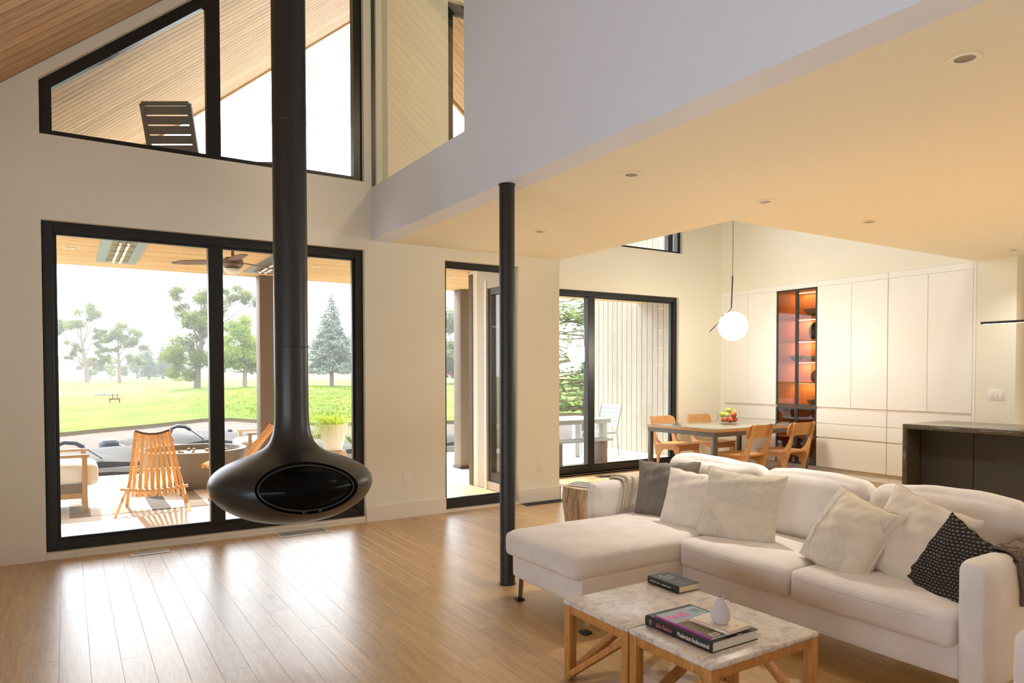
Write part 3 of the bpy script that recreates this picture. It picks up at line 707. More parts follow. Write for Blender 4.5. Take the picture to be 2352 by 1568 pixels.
# ---- trees
m_bark = plain('bark', srgb(112, 96, 84), .9, bs=12, bstr=.4, bd=.03)
LF = {'olive': leafy('leaf_olive', srgb(98, 112, 60), srgb(134, 140, 78), .5), 'bright': leafy('leaf_bright', srgb(120, 146, 52), srgb(158, 172, 74), .5),
      'blue': leafy('leaf_blue', srgb(120, 134, 122), srgb(158, 168, 152), .35), 'pine': leafy('leaf_pine', srgb(120, 142, 92), srgb(170, 182, 128), .4), 'dark': leafy('leaf_dark', srgb(92, 112, 76), srgb(120, 138, 92), .5),
      'red': leafy('leaf_red', srgb(120, 60, 64), srgb(150, 84, 84), .5)}
def leaves(mb, rq, c, r, n, s, sq=1.0):
    for _ in range(n):
        while True:
            d = Vector((rq.uniform(-1, 1), rq.uniform(-1, 1), rq.uniform(-1, 1)))
            if d.length <= 1: break
        d = d*(.45+.55*d.length)
        p = c+Vector((d.x*r, d.y*r, d.z*r*sq)); a = Vector((rq.gauss(0, 1), rq.gauss(0, 1), rq.gauss(0, 1))).normalized(); b = a.orthogonal().normalized()
        q = s*rq.uniform(.6, 1.3)
        mb.add([p-a*q, p+b*q*.6, p+a*q, p-b*q*.6], [(0, 1, 2, 3)])
def broadleaf(loc, h, lb, key, blobs, seed, ls=.22, dens=1.0, trunk=.22, lean=(0, 0)):
    t = thing('broadleaf_tree', lb, 'tree', loc, group='trees beyond the water')
    rq = random.Random(seed); br = MB()
    tops = Vector((lean[0], lean[1], h*.55))
    pth = [Vector((0, 0, -.3)), Vector((lean[0]*.2, 0, h*.2)), Vector((lean[0]*.6, lean[1]*.5, h*.38)), tops, Vector((lean[0]*1.2, lean[1], h*.82))]
    br.tube(pth, [trunk, trunk*.8, trunk*.65, trunk*.45, trunk*.12], 8)
    lf = MB()
    for (x, y, z, r) in blobs:
        r *= 1.4
        c = Vector((x, y, z)); u = max(.25, min(.75, (z-.15*h)/h*.8)); st = Vector((lean[0]*u, lean[1]*u, h*u*.85))
        br.tube([st, (st*.5+c*.5)+Vector((rq.uniform(-.2, .2), rq.uniform(-.2, .2), -.1*r)), c+Vector((0, 0, r*.3))], [trunk*.35, trunk*.22, .02], 5)
        for _ in range(3):
            e = c+Vector((rq.uniform(-1, 1), rq.uniform(-1, 1), rq.uniform(-.5, .9)))*r*.8
            br.tube([c-Vector((0, 0, r*.3)), e], [trunk*.14, .012], 4)
        for _ in range(max(3, int(4*r))):
            cc = c+Vector((rq.uniform(-1, 1), rq.uniform(-1, 1), rq.uniform(-.8, .8)))*r*.62
            leaves(lf, rq, cc, r*.45, int(330*dens*r), ls, .8)
    br.build('trunk', m_bark, t)
    o = lf.build('foliage', LF[key], t, fixn=False, smooth=False); o['kind'] = 'stuff'
    return t
def blobset(rq, n, cx, cz, rx, rz, r0, r1):
    return [(cx+rq.uniform(-rx, rx), rq.uniform(-rx, rx)*.7, cz+rq.uniform(-rz, rz), rq.uniform(r0, r1)) for _ in range(n)]
R_ = random.Random(11)
B1 = [(-.9, 0, 6.6, 1.0), (.2, .2, 7.3, 1.0), (.9, 0, 7.0, .8), (-2.0, 0, 5.6, .9), (-2.6, .3, 5.2, .5), (1.1, 0, 5.0, .6), (-1.4, 0, 3.9, .55), (1.4, 0, 3.4, .6), (-.9, 0, 2.9, .6), (.9, .2, 2.4, .5), (-1.6, .4, 2.7, .4), (1.8, 0, 2.3, .4)]
broadleaf((1.75, 85, gz(1.75, 85)), 7.6, 'tall sparse tree nearest the left window edge', 'olive', B1, 1, .085, .9, .24, (-.45, 0))
B2 = [(-1.1, 0, 5.2, .9), (0, .2, 5.6, .9), (1.2, 0, 5.0, .9), (1.7, 0, 4.0, .8), (-1.7, 0, 4.1, .7), (.2, 0, 4.3, .9), (-1.5, 0, 3.0, .7), (1.5, .2, 2.7, .7), (2.1, 0, 2.3, .4), (-.4, 0, 3.4, .5)]
broadleaf((4.68, 85, gz(4.68, 85)), 6.3, 'second sparse round tree from the left window edge', 'olive', B2, 2, .085, .9, .22, (-.1, 0))
B3 = [(-1.6, 0, 7.6, .7), (-1.0, 0, 6.8, .7), (.4, 0, 7.4, 1.0), (1.6, 0, 6.6, 1.1), (-.4, 0, 5.2, 1.1), (.9, 0, 4.6, 1.2), (-1.0, 0, 3.4, 1.1), (-1.5, 0, 2.4, 1.0), (.2, 0, 2.6, 1.2), (-1.3, -.3, 1.3, .8), (-.8, -.4, .8, .6), (3.4, 0, 7.8, .8), (4.2, 0, 7.0, .8), (2.6, 0, 7.6, .7)]
broadleaf((8.9, 62, gz(8.9, 62)), 8.6, 'tall ragged tree beside the window mullion', 'olive', B3, 3, .08, 1.0, .28, (.5, 0))
B4 = [(-.2, 0, 5.0, .9), (-.9, 0, 4.2, 1.0), (.5, 0, 4.2, 1.0), (-1.3, 0, 3.1, 1.1), (.9, 0, 3.2, 1.1), (-.2, -.5, 3.2, 1.1), (-1.5, 0, 2.1, .9), (1.2, 0, 2.1, .9), (0, 0, 2.3, .9), (-1.6, 0, 1.4, .5), (1.3, 0, 1.5, .5)]
broadleaf((12.2, 60, gz(12.2, 60)), 5.8, 'bright yellow green rounded tree right of the mullion', 'bright', B4, 4, .08, 1.4, .2, (.1, 0))
for i, (px, py, hh, key, lb) in enumerate(((2.6, 112, 3.0, 'olive', 'low tree clump behind the tall sparse tree'), (8.2, 110, 3.6, 'dark', 'dark round tree on the far side of the road'), (13.2, 115, 4.4, 'olive', 'far rounded tree in the middle of the left pane'), (16.4, 118, 3.4, 'olive', 'far low tree left of the ragged tree'),
        (5.6, 120, 2.8, 'bright', 'small far tree behind the second sparse tree'), (33, 62, 7.5, 'dark', 'green tree seen at the left of the narrow glass door'), (36.5, 58, 8.0, 'bright', 'pale green tree seen right of the far porch post'), (36.2, 52, 3.0, 'red', 'reddish shrub tree seen behind the far porch post'), (27, 70, 6.0, 'bright', 'background tree behind the spruce'))):
    rr = random.Random(40+i); w_ = hh*.30
    bl = [(0, 0, hh*.75, w_*.9)]+[(rr.uniform(-1, 1)*w_*1.1, rr.uniform(-1, 1)*w_, hh*rr.uniform(.3, .7), w_*rr.uniform(.55, .8)) for _ in range(7)]
    broadleaf((px, py, gz(px, py)), hh, lb, key, bl, 60+i, .13, .7, .18)
def conifer(loc, h, lb, key, wbase, tiers, seed, ls, per, trunk=.2, z0=.12, grp='conifers beyond the water', nm='spruce_tree'):
    t = thing(nm, lb, 'tree', loc, group=grp); rq = random.Random(seed); br = MB(); lf = MB()
    br.tube([(0, 0, -.3), (0, 0, h*.5), (0, 0, h*.97)], [trunk, trunk*.6, .02], 8)
    for i in range(tiers):
        u = i/(tiers-1); z = h*(z0+(0.985-z0)*u); r = wbase*(1-u)**.85*(.85+.3*rq.random())+.06
        nb = max(4, int(9*(1-u)+4))
        for k in range(nb):
            a = 6.283*k/nb+rq.uniform(-.3, .3); rr = r*rq.uniform(.75, 1.1)
            tip = Vector((rr*cos(a), rr*sin(a), z-rr*.18+.10*rr)); st = Vector((0, 0, z+.05*rr))
            br.tube([st, tip], [.03*(1-u)+.008, .005], 4)
            for _ in range(int(per*(rr/wbase)+4)):
                s_ = rq.uniform(.25, 1.05)**.8; p = st.lerp(tip, s_)+Vector((rq.gauss(0, 1), rq.gauss(0, 1), rq.gauss(0, .5)))*.085*(1.2+rr*.45)
                d = Vector((cos(a)+rq.gauss(0, .5), sin(a)+rq.gauss(0, .5), rq.gauss(-.15, .35))).normalized(); sd_ = d.cross(Vector((rq.gauss(0, .3), rq.gauss(0, .3), 1))).normalized()
                q = ls*rq.uniform(.7, 1.4)
                lf.add([p-d*q, p+sd_*q*.34, p+d*q, p-sd_*q*.34], [(0, 1, 2, 3)])
    br.build('trunk', m_bark, t); o = lf.build('foliage', LF[key], t, fixn=False, smooth=False); o['kind'] = 'stuff'; return t
conifer((19.4, 60, gz(19.4, 60)), 7.9, 'blue grey spruce with a bare trunk foot beside the big window frame', 'blue', 2.5, 30, 21, .13, 190, .2, .17)
conifer((9.2, 105, gz(9.2, 105)), 4.6, 'small dark conifer beyond the road', 'dark', 1.2, 14, 22, .16, 90)
conifer((11.2, 108, gz(11.2, 108)), 5.0, 'second small dark conifer beyond the road', 'dark', 1.3, 14, 23, .16, 90)
# near pine outside the slider: needle tufts on drooping branches
t = thing('pine_tree', 'big pale green pine right outside the sliding glass door', 'tree', (14.0, 17.6, -.2)); rq = random.Random(31); br = MB(); lf = MB()
br.tube([(0, 0, -.4), (.1, 0, 3), (0, 0, 8)], [.24, .2, .05], 8)
for i in range(210):
    a = rq.uniform(0, 6.28); z = rq.uniform(.5, 6.8); L = rq.uniform(1.4, 2.6)*(1-.07*z)+.5
    st = Vector((0, 0, z)); tip = Vector((L*cos(a), L*sin(a), z+rq.uniform(-.25, .45))); mid = st.lerp(tip, .5)-Vector((0, 0, .12))
    br.tube([st, mid, tip], [.035, .022, .008], 5)
    for _ in range(16):
        p0 = st.lerp(tip, rq.uniform(.08, 1.0))+Vector((rq.gauss(0, .12), rq.gauss(0, .12), rq.gauss(0, .1)))
        ax = (tip-st).normalized()
        for _ in range(26):
            d = (ax*.7+Vector((rq.gauss(0, .7), rq.gauss(0, .7), rq.gauss(0, .7)))).normalized(); sd_ = d.orthogonal().normalized()*.009; q = rq.uniform(.10, .17)
            lf.add([p0-sd_, p0+sd_, p0+d*q+sd_*.3, p0+d*q-sd_*.3], [(0, 1, 2, 3)])
br.build('trunk', m_bark, t); o = lf.build('foliage', LF['pine'], t, fixn=False, smooth=False); o['kind'] = 'stuff'
# ---- far houses and cars
m_stucco = plain('far_stucco', srgb(150, 144, 136), .9); m_froof = plain('far_roof', srgb(150, 142, 136), .9); m_garage = plain('far_garage_door', srgb(176, 140, 110), .7); m_pane = plain('far_pane', srgb(90, 100, 110), .2)
def house(loc, w_, h_, lb, gar=True):
    t = thing('far_house', lb, 'house', loc, rad(-4), 'low houses beyond the road')
    MB().box(-w_/2, w_/2, 0, 6, 0, h_).build('wall', m_stucco, t)
    MB().prism([(-w_/2-.4, h_), (w_/2+.4, h_), (w_/2-1.2, h_+1.1), (-w_/2+1.2, h_+1.1)], -.4, 6.4, 'y').build('roof', m_froof, t)
    if gar: MB().box(-w_*.38, -w_*.05, -.06, 0, 0, h_*.72).build('garage_door', m_garage, t)
    for x in (w_*.12, w_*.32):
        f = MB().box(x-.5, x+.5, -.05, 0, h_*.4, h_*.8).build('window', m_trim, t); MB().box(x-.42, x+.42, -.07, -.05, h_*.45, h_*.76).build('pane', m_pane, f)
house((-4, 212, gz(0, 212)), 20, 3.4, 'low pale house with garage door at the far left')
house((20, 216, gz(14, 216)), 18, 3.2, 'low pale house behind the far conifers', False)
house((62, 205, gz(60, 205)), 24, 5.0, 'pale house hidden behind the flue and spruce', False)
def car(loc, rz, col, lb, truck=False):
    t = thing('parked_car', lb, 'car', loc, rz, 'cars on the far road')
    body = [(-2.2, .35), (2.2, .35), (2.25, .75), (2.0, .92), (1.0, 1.0), (-2.1, 1.0), (-2.25, .8)]
    MB().prism(body, -.85, .85, 'y').build('body', plain('car_paint', col, .3), t, bev=.05)
    cab = [(-1.0 if not truck else -.4, 1.0), (1.0, 1.0), (.4, 1.5), (-.7 if not truck else -.3, 1.52)] if truck else [(-2.0, 1.0), (1.0, 1.0), (.35, 1.52), (-1.6, 1.52)]
    MB().prism(cab, -.75, .75, 'y').build('cabin', plain('car_glass', srgb(60, 66, 72), .15), t, bev=.04)
    for x in (-1.4, 1.4):
        for y in (-.8, .8): MB().tube([(x, y-.1, .33), (x, y+.1, .33)], .33, 14).build('wheel', plain('tyre', srgb(40, 40, 40), .8), t)
for x, y, rz, col, lb, tr in ((-3.4, 186, .1, srgb(150, 156, 164), 'silver car at the far left behind the lawn', False), (1.9, 188, 3.0, srgb(72, 74, 82), 'dark pickup beside the silver car', True), (13.5, 187, .1, srgb(190, 192, 196), 'white van in front of the far conifers', False), (22.5, 188, .1, srgb(186, 60, 52), 'small red car beyond the road', False),
        (48.6, 92, .1, srgb(196, 36, 48), 'bright red car seen through the narrow glass door', False), (58, 185, .1, srgb(214, 214, 216), 'pale car right of the flue', False)):
    car((x, y, gz(x, y)+.13), rz, col, lb, tr)
# shrubs by the road
for i, (x, y, lb) in enumerate(((10.7, 88, 'low round shrub at the lawn edge'), (12.3, 88, 'second low round shrub at the lawn edge'))):
    t = thing('shrub', lb, 'shrub', (x, y, gz(x, y)), group='low shrubs at the road'); lf = MB(); leaves(lf, random.Random(i), Vector((0, 0, .35)), .75, 700, .09, .6)
    MB().tube([(0, 0, -.1), (0, 0, .4)], [.05, .02], 6).build('stem', m_bark, t); o = lf.build('foliage', LF['bright'], t, fixn=False, smooth=False); o['kind'] = 'stuff'
# lawn fixture with two short posts
t = thing('lawn_marker', 'small brown marker with two short posts on the lawn', 'marker', (1.9, 38.5, gz(1.9, 38.5)+.02))
mk_ = plain('marker_brown', srgb(104, 76, 56), .8)
MB().box(-.24, .24, -.05, .05, .13, .22).build('board', mk_, t, bev=.01)
for x in (-.08, .12): MB().tube([(x, 0, .22), (x, 0, .42)], .03, 8).build('peg', mk_, t)
for x in (-.2, .2): MB().box(x-.03, x+.03, -.03, .03, 0, .13).build('foot', mk_, t)
# ---- covered pontoon boats on the water
m_cov = fabric('boat_cover', srgb(54, 51, 50), rough=.9, wr=3, wstr=.5); m_pont = plain('pontoon_metal', srgb(130, 138, 146), .35, metal=.6); m_navy = plain('boat_side', srgb(66, 70, 80), .4); m_strap = plain('boat_tube', srgb(60, 64, 72), .5)
def boat(loc, rz, lb, arch=None, seed=1):
    t = thing('pontoon_boat', lb, 'boat', loc, rz, 'covered boats moored at the dock')
    for y in (-.85, .85): MB().tube([(-2.6, y, .18), (-2.3, y, .05), (2.0, y, .05), (2.5, y, .15), (2.7, y, .3)], [.05, .28, .28, .24, .06], 14).build('pontoon', m_pont, t)
    MB().box(-2.4, 2.4, -1.1, 1.1, .32, .42).build('deck', m_navy, t, bev=.02)
    for y0, y1, x0, x1 in ((-1.1, -1.05, -2.3, 2.2), (1.05, 1.1, -2.3, 2.2), (-1.1, 1.1, -2.35, -2.3), (-1.1, 1.1, 2.2, 2.25)): MB().box(x0, x1, y0, y1, .42, .66).build('side_panel', m_navy if y1 > 0 else plain('boat_panel', srgb(128, 128, 126), .4), t)
    rq = random.Random(seed); ph = rq.uniform(0, 6)
    mbq = MB(); mbq.grid(lambda u, v: ((u*2-1)*2.42, (v*2-1)*1.16, .64+(.20+.04*sin(u*9+ph))*(1-(2*v-1)**2)**.6*(1-(2*u-1)**8)+.03*sin(u*23+v*9)-(.16 if (v < .001 or v > .999 or u < .001 or u > .999) else 0)), 30, 14)
    mbq.build('cover', m_cov, t)
    for x in (-1.6, -.2, 1.2): MB().lathe([(.001, 0), (.05, 0), (.06, .04), (.03, .08), (.001, .085)], 10, TR((x, .1*sin(x), .83))).build('cover_pole_cap', m_strap, t)
    if arch is not None:
        MB().tube([(arch+.42, -.9, .80), (arch+.16, -.9, 1.00)], .018, 8).build('arch_pole', m_pont, t)
        MB().tube([(arch+.16, -.9, 1.00), (arch+.05, -.9, 1.07), (arch-.10, -.9, 1.09), (arch-.20, -.9, 1.05), (arch-.24, -.9, .95)], .036, 8).build('arch_sleeve', m_strap, t)
        MB().tube([(arch-.24, -.9, .95), (arch-.16, -.9, .80)], .018, 8).build('arch_pole', m_pont, t)
    xf(rbox(.34, .36, .42, .10, 4), TR((-2.62, 0, .62))).build('motor_cowl', m_strap, t); MB().bar((-2.60, 0, .45), (-2.64, 0, -.1), .16, .10, up=(0, 1, 0)).build('motor_leg', m_strap, t, bev=.02)
boat((-.1, 14.0, -.72), rad(3), 'covered grey boat moored behind the left armchair', .1, 1)
boat((3.3, 16.95, -.72), rad(8), 'covered grey boat with a dark arch behind the stick chair', -1.45, 2)
boat((5.4, 13.9, -.72), rad(6), 'covered grey boat moored behind the fire pit', None, 3)
for i, (x, y, z, lb) in enumerate(((-1.0, 58.8, 0, 'pale little boat at the left side of the far pond'), (2.4, 60.0, 0, 'dark little boat at the right side of the far pond'))):
    t = thing('small_boat', lb, 'boat', (x, y, gz(1.5, 60)+.2), rad(5), 'little boats on the far pond')
    MB().prism([(-.75, .22), (.7, .22), (.9, .30), (.6, 0), (-.65, 0)], -.3, .3, 'y').build('hull', plain('hull', srgb(210, 208, 204) if i == 0 else srgb(80, 82, 90), .5), t, bev=.05)
    MB().box(-.25, -.05, -.27, .27, .20, .25).build('bench', m_navy, t)
# ------------------------------------------------------------------ interior: column and hanging fireplace
def bw(mb, name, mat, t, **kw):
    L = Vector(t.location); mb.v = [tuple(Vector(p)-L) for p in mb.v]; return mb.build(name, mat, t, **kw)
t = thing('column', 'slim round black steel column beside the sofa', 'column', (2.553, 4.105, 0))
MB().lathe([(.053, .0), (.053, ZC-.004)], 32).build('shaft', m_blacks, t)
MB().lathe([(.058, 0), (.058, .006), (.054, .008)], 32).build('base_ring', m_blacks, t)
MB().lathe([(.054, ZC-.012), (.058, ZC-.010), (.058, ZC-.001)], 32).build('top_ring', m_blacks, t)

FX, FY = 1.222, 4.60
m_fire = plain('fireplace_black', srgb(40, 40, 41), .34, spec=.5, bs=80, bstr=.02)
t = thing('hanging_fireplace', 'black suspended oval fireplace on a long flue pipe', 'fireplace', (FX, FY, 0))
zb = .505
prof = [(.001, zb), (.10, zb+.002), (.20, zb+.016), (.30, zb+.045), (.39, zb+.09), (.46, zb+.145), (.497, zb+.20), (.508, zb+.245), (.50, zb+.285), (.47, zb+.325), (.42, zb+.360), (.35, zb+.393), (.28, zb+.420), (.22, zb+.445), (.17, zb+.475), (.138, zb+.515), (.120, zb+.565), (.111, zb+.62), (.107, zb+.68), (.106, zb+.74)]
def smoothprof(pr, k=3):
    out = []
    for i in range(len(pr)-1):
        p0, p1, p2, p3 = pr[max(i-1, 0)], pr[i], pr[i+1], pr[min(i+2, len(pr)-1)]
        for j in range(k):
            u = j/k
            out.append(tuple(.5*((2*p1[c])+(-p0[c]+p2[c])*u+(2*p0[c]-5*p1[c]+4*p2[c]-p3[c])*u*u+(-p0[c]+3*p1[c]-3*p2[c]+p3[c])*u**3) for c in (0, 1)))
    return out+[pr[-1]]
prof = [(max(r, .001), z) for r, z in smoothprof(prof)]
body = MB().lathe(prof, 96).build('firebox', [m_fire, plain('firebox_inside', srgb(16, 16, 16), .7)], t)
# front opening: lens shaped, facing the room
aw = math.atan2(-FY, -FX)+rad(13)
nrm = Vector((cos(aw), sin(aw), 0)); sid = Vector((-sin(aw), cos(aw), 0))
def lens(a, b, n=56, e=1.75):
    out = []
    for i in range(n):
        q = 2*pi*i/n; c_, s_ = cos(q), sin(q)
        out.append((a*math.copysign(abs(c_)**(2/e), c_), b*math.copysign(abs(s_)**(2/e), s_)))
    return out
def ringpts(poly, d, zc): return [nrm*d+sid*x+Vector((0, 0, zc+z-.03*x)) for x, z in poly]
zc_ = zb+.262
cut = MB(); po = lens(.306, .150, 56, 1.9); n_ = len(po)
cut.add(ringpts(po, .20, zc_)+ringpts(po, .75, zc_), [tuple(range(n_)), tuple(range(2*n_-1, n_-1, -1))]+[(i, (i+1) % n_, n_+(i+1) % n_, n_+i) for i in range(n_)])
cu = cut.build('cutter', m_fire, t)
bo = body.modifiers.new('cut', 'BOOLEAN'); bo.operation = 'DIFFERENCE'; bo.object = cu; bo.solver = 'EXACT'
dg = bpy.context.evaluated_depsgraph_get(); nm_ = bpy.data.meshes.new_from_object(body.evaluated_get(dg)); body.modifiers.clear(); body.data = nm_; bpy.data.objects.remove(cu)
nm_.shade_smooth(); nm_.set_sharp_from_angle(angle=rad(30))
# glass door, rim and burner inside the recess; all follow the curved front
def fr_d(x, z):  # distance of the firebox skin along nrm at lateral x, height z
    zz = zc_+z-.03*x; r = 0
    for (r0, z0), (r1, z1) in zip(prof, prof[1:]):
        if min(z0, z1) <= zz <= max(z0, z1) and z1 != z0: r = max(r, r0+(r1-r0)*(zz-z0)/(z1-z0))
    return math.sqrt(max(r*r-x*x, .0))
po2 = lens(.284, .130, 56, 1.9)
gd = MB(); P2 = [nrm*max(.22, fr_d(x, z)-.035)+sid*x+Vector((0, 0, zc_+z-.03*x)) for x, z in po2]
rings = [po2]+[[(x*s_, z*s_) for x, z in po2] for s_ in (.8, .6, .4, .2)]
vs_ = [nrm*max(.22, fr_d(x, z)-.04)+sid*x+Vector((0, 0, zc_+z-.03*x)) for rg in rings for x, z in rg]; m_ = len(po2)
vs_.append(nrm*(fr_d(0, 0)-.04)+Vector((0, 0, zc_)))
fs_ = [(r_*m_+i, r_*m_+(i+1) % m_, (r_+1)*m_+(i+1) % m_, (r_+1)*m_+i) for r_ in range(4) for i in range(m_)]+[(4*m_+i, 4*m_+(i+1) % m_, 5*m_) for i in range(m_)]
gd.add(vs_, fs_); gd.build('glass_door', plain('fire_glass', srgb(12, 12, 13), .16, spec=.08), t)
MB().tube(P2+[P2[0]], .0055, 6, False).build('door_rim', plain('rim_grey', srgb(60, 58, 56), .4), t)
for i in range(3): MB().lathe([(.001, 0), (.02, 0), (.024, .03), (.012, .05), (.001, .05)], 12, TR(nrm*.30+sid*(-.10+.1*i)+Vector((0, 0, zb+.10)))).build('burner', m_steel, t)
MB().bar(nrm*.345+sid*.02+Vector((0, 0, zb+.068)), nrm*.345+sid*.055+Vector((0, 0, zb+.071)), .004, .012).build('maker_badge', m_chrome, t)
MB().lathe([(.106, zb+.74), (.106, roofz(FX)-.02)], 40).build('flue_pipe', m_fire, t)
for z in (1.62, 3.05): MB().lathe([(.1061, z), (.1075, z+.002), (.1075, z+.006), (.1061, z+.008)], 40, closed=True).build('pipe_joint', m_fire, t)
MB().lathe([(.106, roofz(FX)-.22), (.17, roofz(FX)-.20), (.18, roofz(FX)+.0)], 40).build('ceiling_collar', m_fire, t)

# ------------------------------------------------------------------ floor registers, outlets, switches
def register(x0, x1, y0, y1, lb, fm, sm_):
    t = thing('floor_register', lb, 'vent', ((x0+x1)/2, (y0+y1)/2, 0), group='floor registers')
    a, b = (x1-x0)/2, (y1-y0)/2; e = .022
    MB().box(-a, a, -b, -b+e, 0, .006).box(-a, a, b-e, b, 0, .006).box(-a, -a+e, -b+e, b-e, 0, .006).box(a-e, a, -b+e, b-e, 0, .006).build('frame', fm, t, smooth=False)
    MB().box(-a+e, a-e, -b+e, b-e, 0, .001).build('duct', plain('duct_dark', srgb(50, 50, 52), .6), t, smooth=False)
    n = 5
    for i in range(n):
        y = -b+e+(i+.5)*(2*b-2*e)/n; MB().box(-a+e, a-e, y-.004, y+.004, .001, .005).build('louver', sm_, t, smooth=False)
m_alreg = plain('register_aluminium', srgb(206, 202, 196), .4, metal=.4)
register(.405, .69, 6.31, 6.43, 'small aluminium floor register under the big window', m_alreg, m_alreg)
register(1.57, 2.02, 6.32, 6.52, 'long aluminium floor register below the fireplace', m_alreg, m_alreg)
register(4.23, 4.78, 6.38, 6.52, 'black floor register at the pillar foot', m_blacks, m_blacks)
register(6.22, 6.75, 7.55, 7.68, 'dark floor register in front of the dining slider', m_blacks, m_blacks)
def outlet(x, z, lb):
    t = thing('wall_outlet', lb, 'outlet', (x, D, z), group='wall outlets')
    MB().box(-.038, .038, -.006, 0, -.062, .062).build('plate', m_white, t, bev=.002)
    for s in (-1, 1):
        r = MB().box(-.017, .017, -.0075, -.006, s*.026-.015, s*.026+.015).build('receptacle', m_white, t, bev=.001)
        MB().box(-.008, -.006, -.008, -.0074, s*.026-.006, s*.026+.006).box(.006, .008, -.008, -.0074, s*.026-.006, s*.026+.006).build('slot', m_blacks, r)
outlet(2.88, .387, 'white wall outlet between the big window and the glass door'); outlet(4.519, .385, 'white wall outlet on the pillar right of the column')
def switch(M, w_, n, lb, grp='wall switch plates'):
    t = thing('switch_plate', lb, 'switch', (0, 0, 0), group=grp); t.matrix_world = M
    MB().box(-w_/2, w_/2, -.006, 0, -.062, .062).build('plate', m_white, t, bev=.002)
    for i in range(n):
        x = (i-(n-1)/2)*.047; MB().box(x-.017, x+.017, -.010, -.006, -.033, .033).build('rocker', m_white, t, bev=.002)
switch(TR((XC, 3.842, 1.195), rad(-90)), .165, 3, 'three gang white switch on the wall behind the island')
switch(TR((8.355, D2, 1.227)), .12, 2, 'left faint switch plate on the dining wall')
switch(TR((8.58, D2, 1.226)), .12, 2, 'right faint switch plate on the dining wall')
# recessed lights in the flat ceiling; last three unseen, added for brightness
for (x, y), lb in (((3.118, 1.47), 'recessed ceiling light nearest the viewer'), ((3.106, 3.47), 'recessed ceiling light right of the column top'), ((3.647, 5.305), 'recessed ceiling light above the narrow glass door'), ((4.448, 3.48), 'recessed ceiling light left of the pendant cord'), ((5.805, 3.48), 'recessed ceiling light right of the pendant cord'), ((8.446, 3.48), 'recessed ceiling light near the kitchen wall'), ((5.8, 1.47), 'unseen recessed light added over the kitchen aisle'), ((9.4, 1.47), 'unseen recessed light added over the kitchen counter'), ((5.8, -.6), 'unseen recessed light added behind the viewer')):
    t_ = downlight((x, y, ZC), lb, .062)
    ls_ = bpy.data.lights.new('downlight_fill_spot', 'SPOT'); ls_.energy = 16 if x < 4 else 30 if x > 8 and y > 3 else 165; ls_.color = (1, .97, .89); ls_.spot_size = rad(120); ls_.spot_blend = 1; ls_.shadow_soft_size = .05  # spot added to brighten the room; the fixtures themselves look switched off
    lo2 = bpy.data.objects.new('downlight_fill_spot', ls_); COL.objects.link(lo2); lo2.parent = t_; lo2.location = (0, 0, -.012)
# ------------------------------------------------------------------ sofa
m_sofa = fabric('sofa_linen', srgb(230, 224, 220), srgb(220, 213, 208), weave=320, wr=3.2, wstr=.22)
m_sofab = fabric('sofa_back_linen', srgb(228, 222, 218), srgb(216, 209, 204), weave=320, wr=9, wstr=.32)
sf = thing('sectional_sofa', 'off white linen sectional sofa with a chaise on the left', 'sofa', (3.3, 2.65, 0))
bw(xf(rbox(.90, 2.37, .19, .03, 3), TR((3.62, 2.67, .235))), 'base', m_sofa, sf)
bw(xf(rbox(.86, .735, .17, .03, 3), TR((2.82, 3.432, .235))), 'chaise_base', m_sofa, sf)
bw(xf(rbox(.93, .121, .55, .045, 5), TR((3.59, 1.4265, .405))), 'armrest', m_sofa, sf)
bw(xf(rbox(.93, .121, .55, .045, 5), TR((3.59, 3.91, .405))), 'armrest', m_sofa, sf)
bw(xf(rbox(.12, 2.37, .52, .04, 4), TR((4.0, 2.67, .40))), 'back_frame', m_sofa, sf)
for y0, y1, sdv in ((1.495, 2.292, 1), (2.298, 3.062, 2)):
    bw(xf(rbox(.66, y1-y0, .170, .042, 8, (.012, .002, .018), .0015, sdv), TR((3.455, (y0+y1)/2, .365))), 'seat_cushion', m_sofa, sf)
bw(xf(rbox(1.45, .75, .165, .048, 9, (.012, .006, .018), .002, 5), TR((3.065, 3.44, .375))), 'chaise_cushion', m_sofa, sf)
for y0, y1, sdv, zz in ((1.50, 2.275, 6, .625), (2.285, 3.0, 7, .625), (3.01, 3.84, 8, .635)):
    bw(xf(rbox(.23, y1-y0, .42, .09, 8, (.035, .01, .018), .006, sdv), TR((3.865, (y0+y1)/2, zz), 0, 0, rad(10))), 'back_cushion', m_sofab, sf)
m_leg = m_chrome
for x, y in ((2.435, 3.77), (2.435, 3.085), (3.95, 3.80), (3.95, 1.45), (3.25, 1.46)):
    L = MB(); top = .15
    L.bar((x+.012, y, top), (x, y, .012), .034, .014, up=(0, 1, 0)); bw(L, 'leg', m_leg, sf)
    bw(MB().box(x-.028, x+.022, y-.03, y+.03, 0, .014), 'foot', m_blacks, sf, bev=.003)
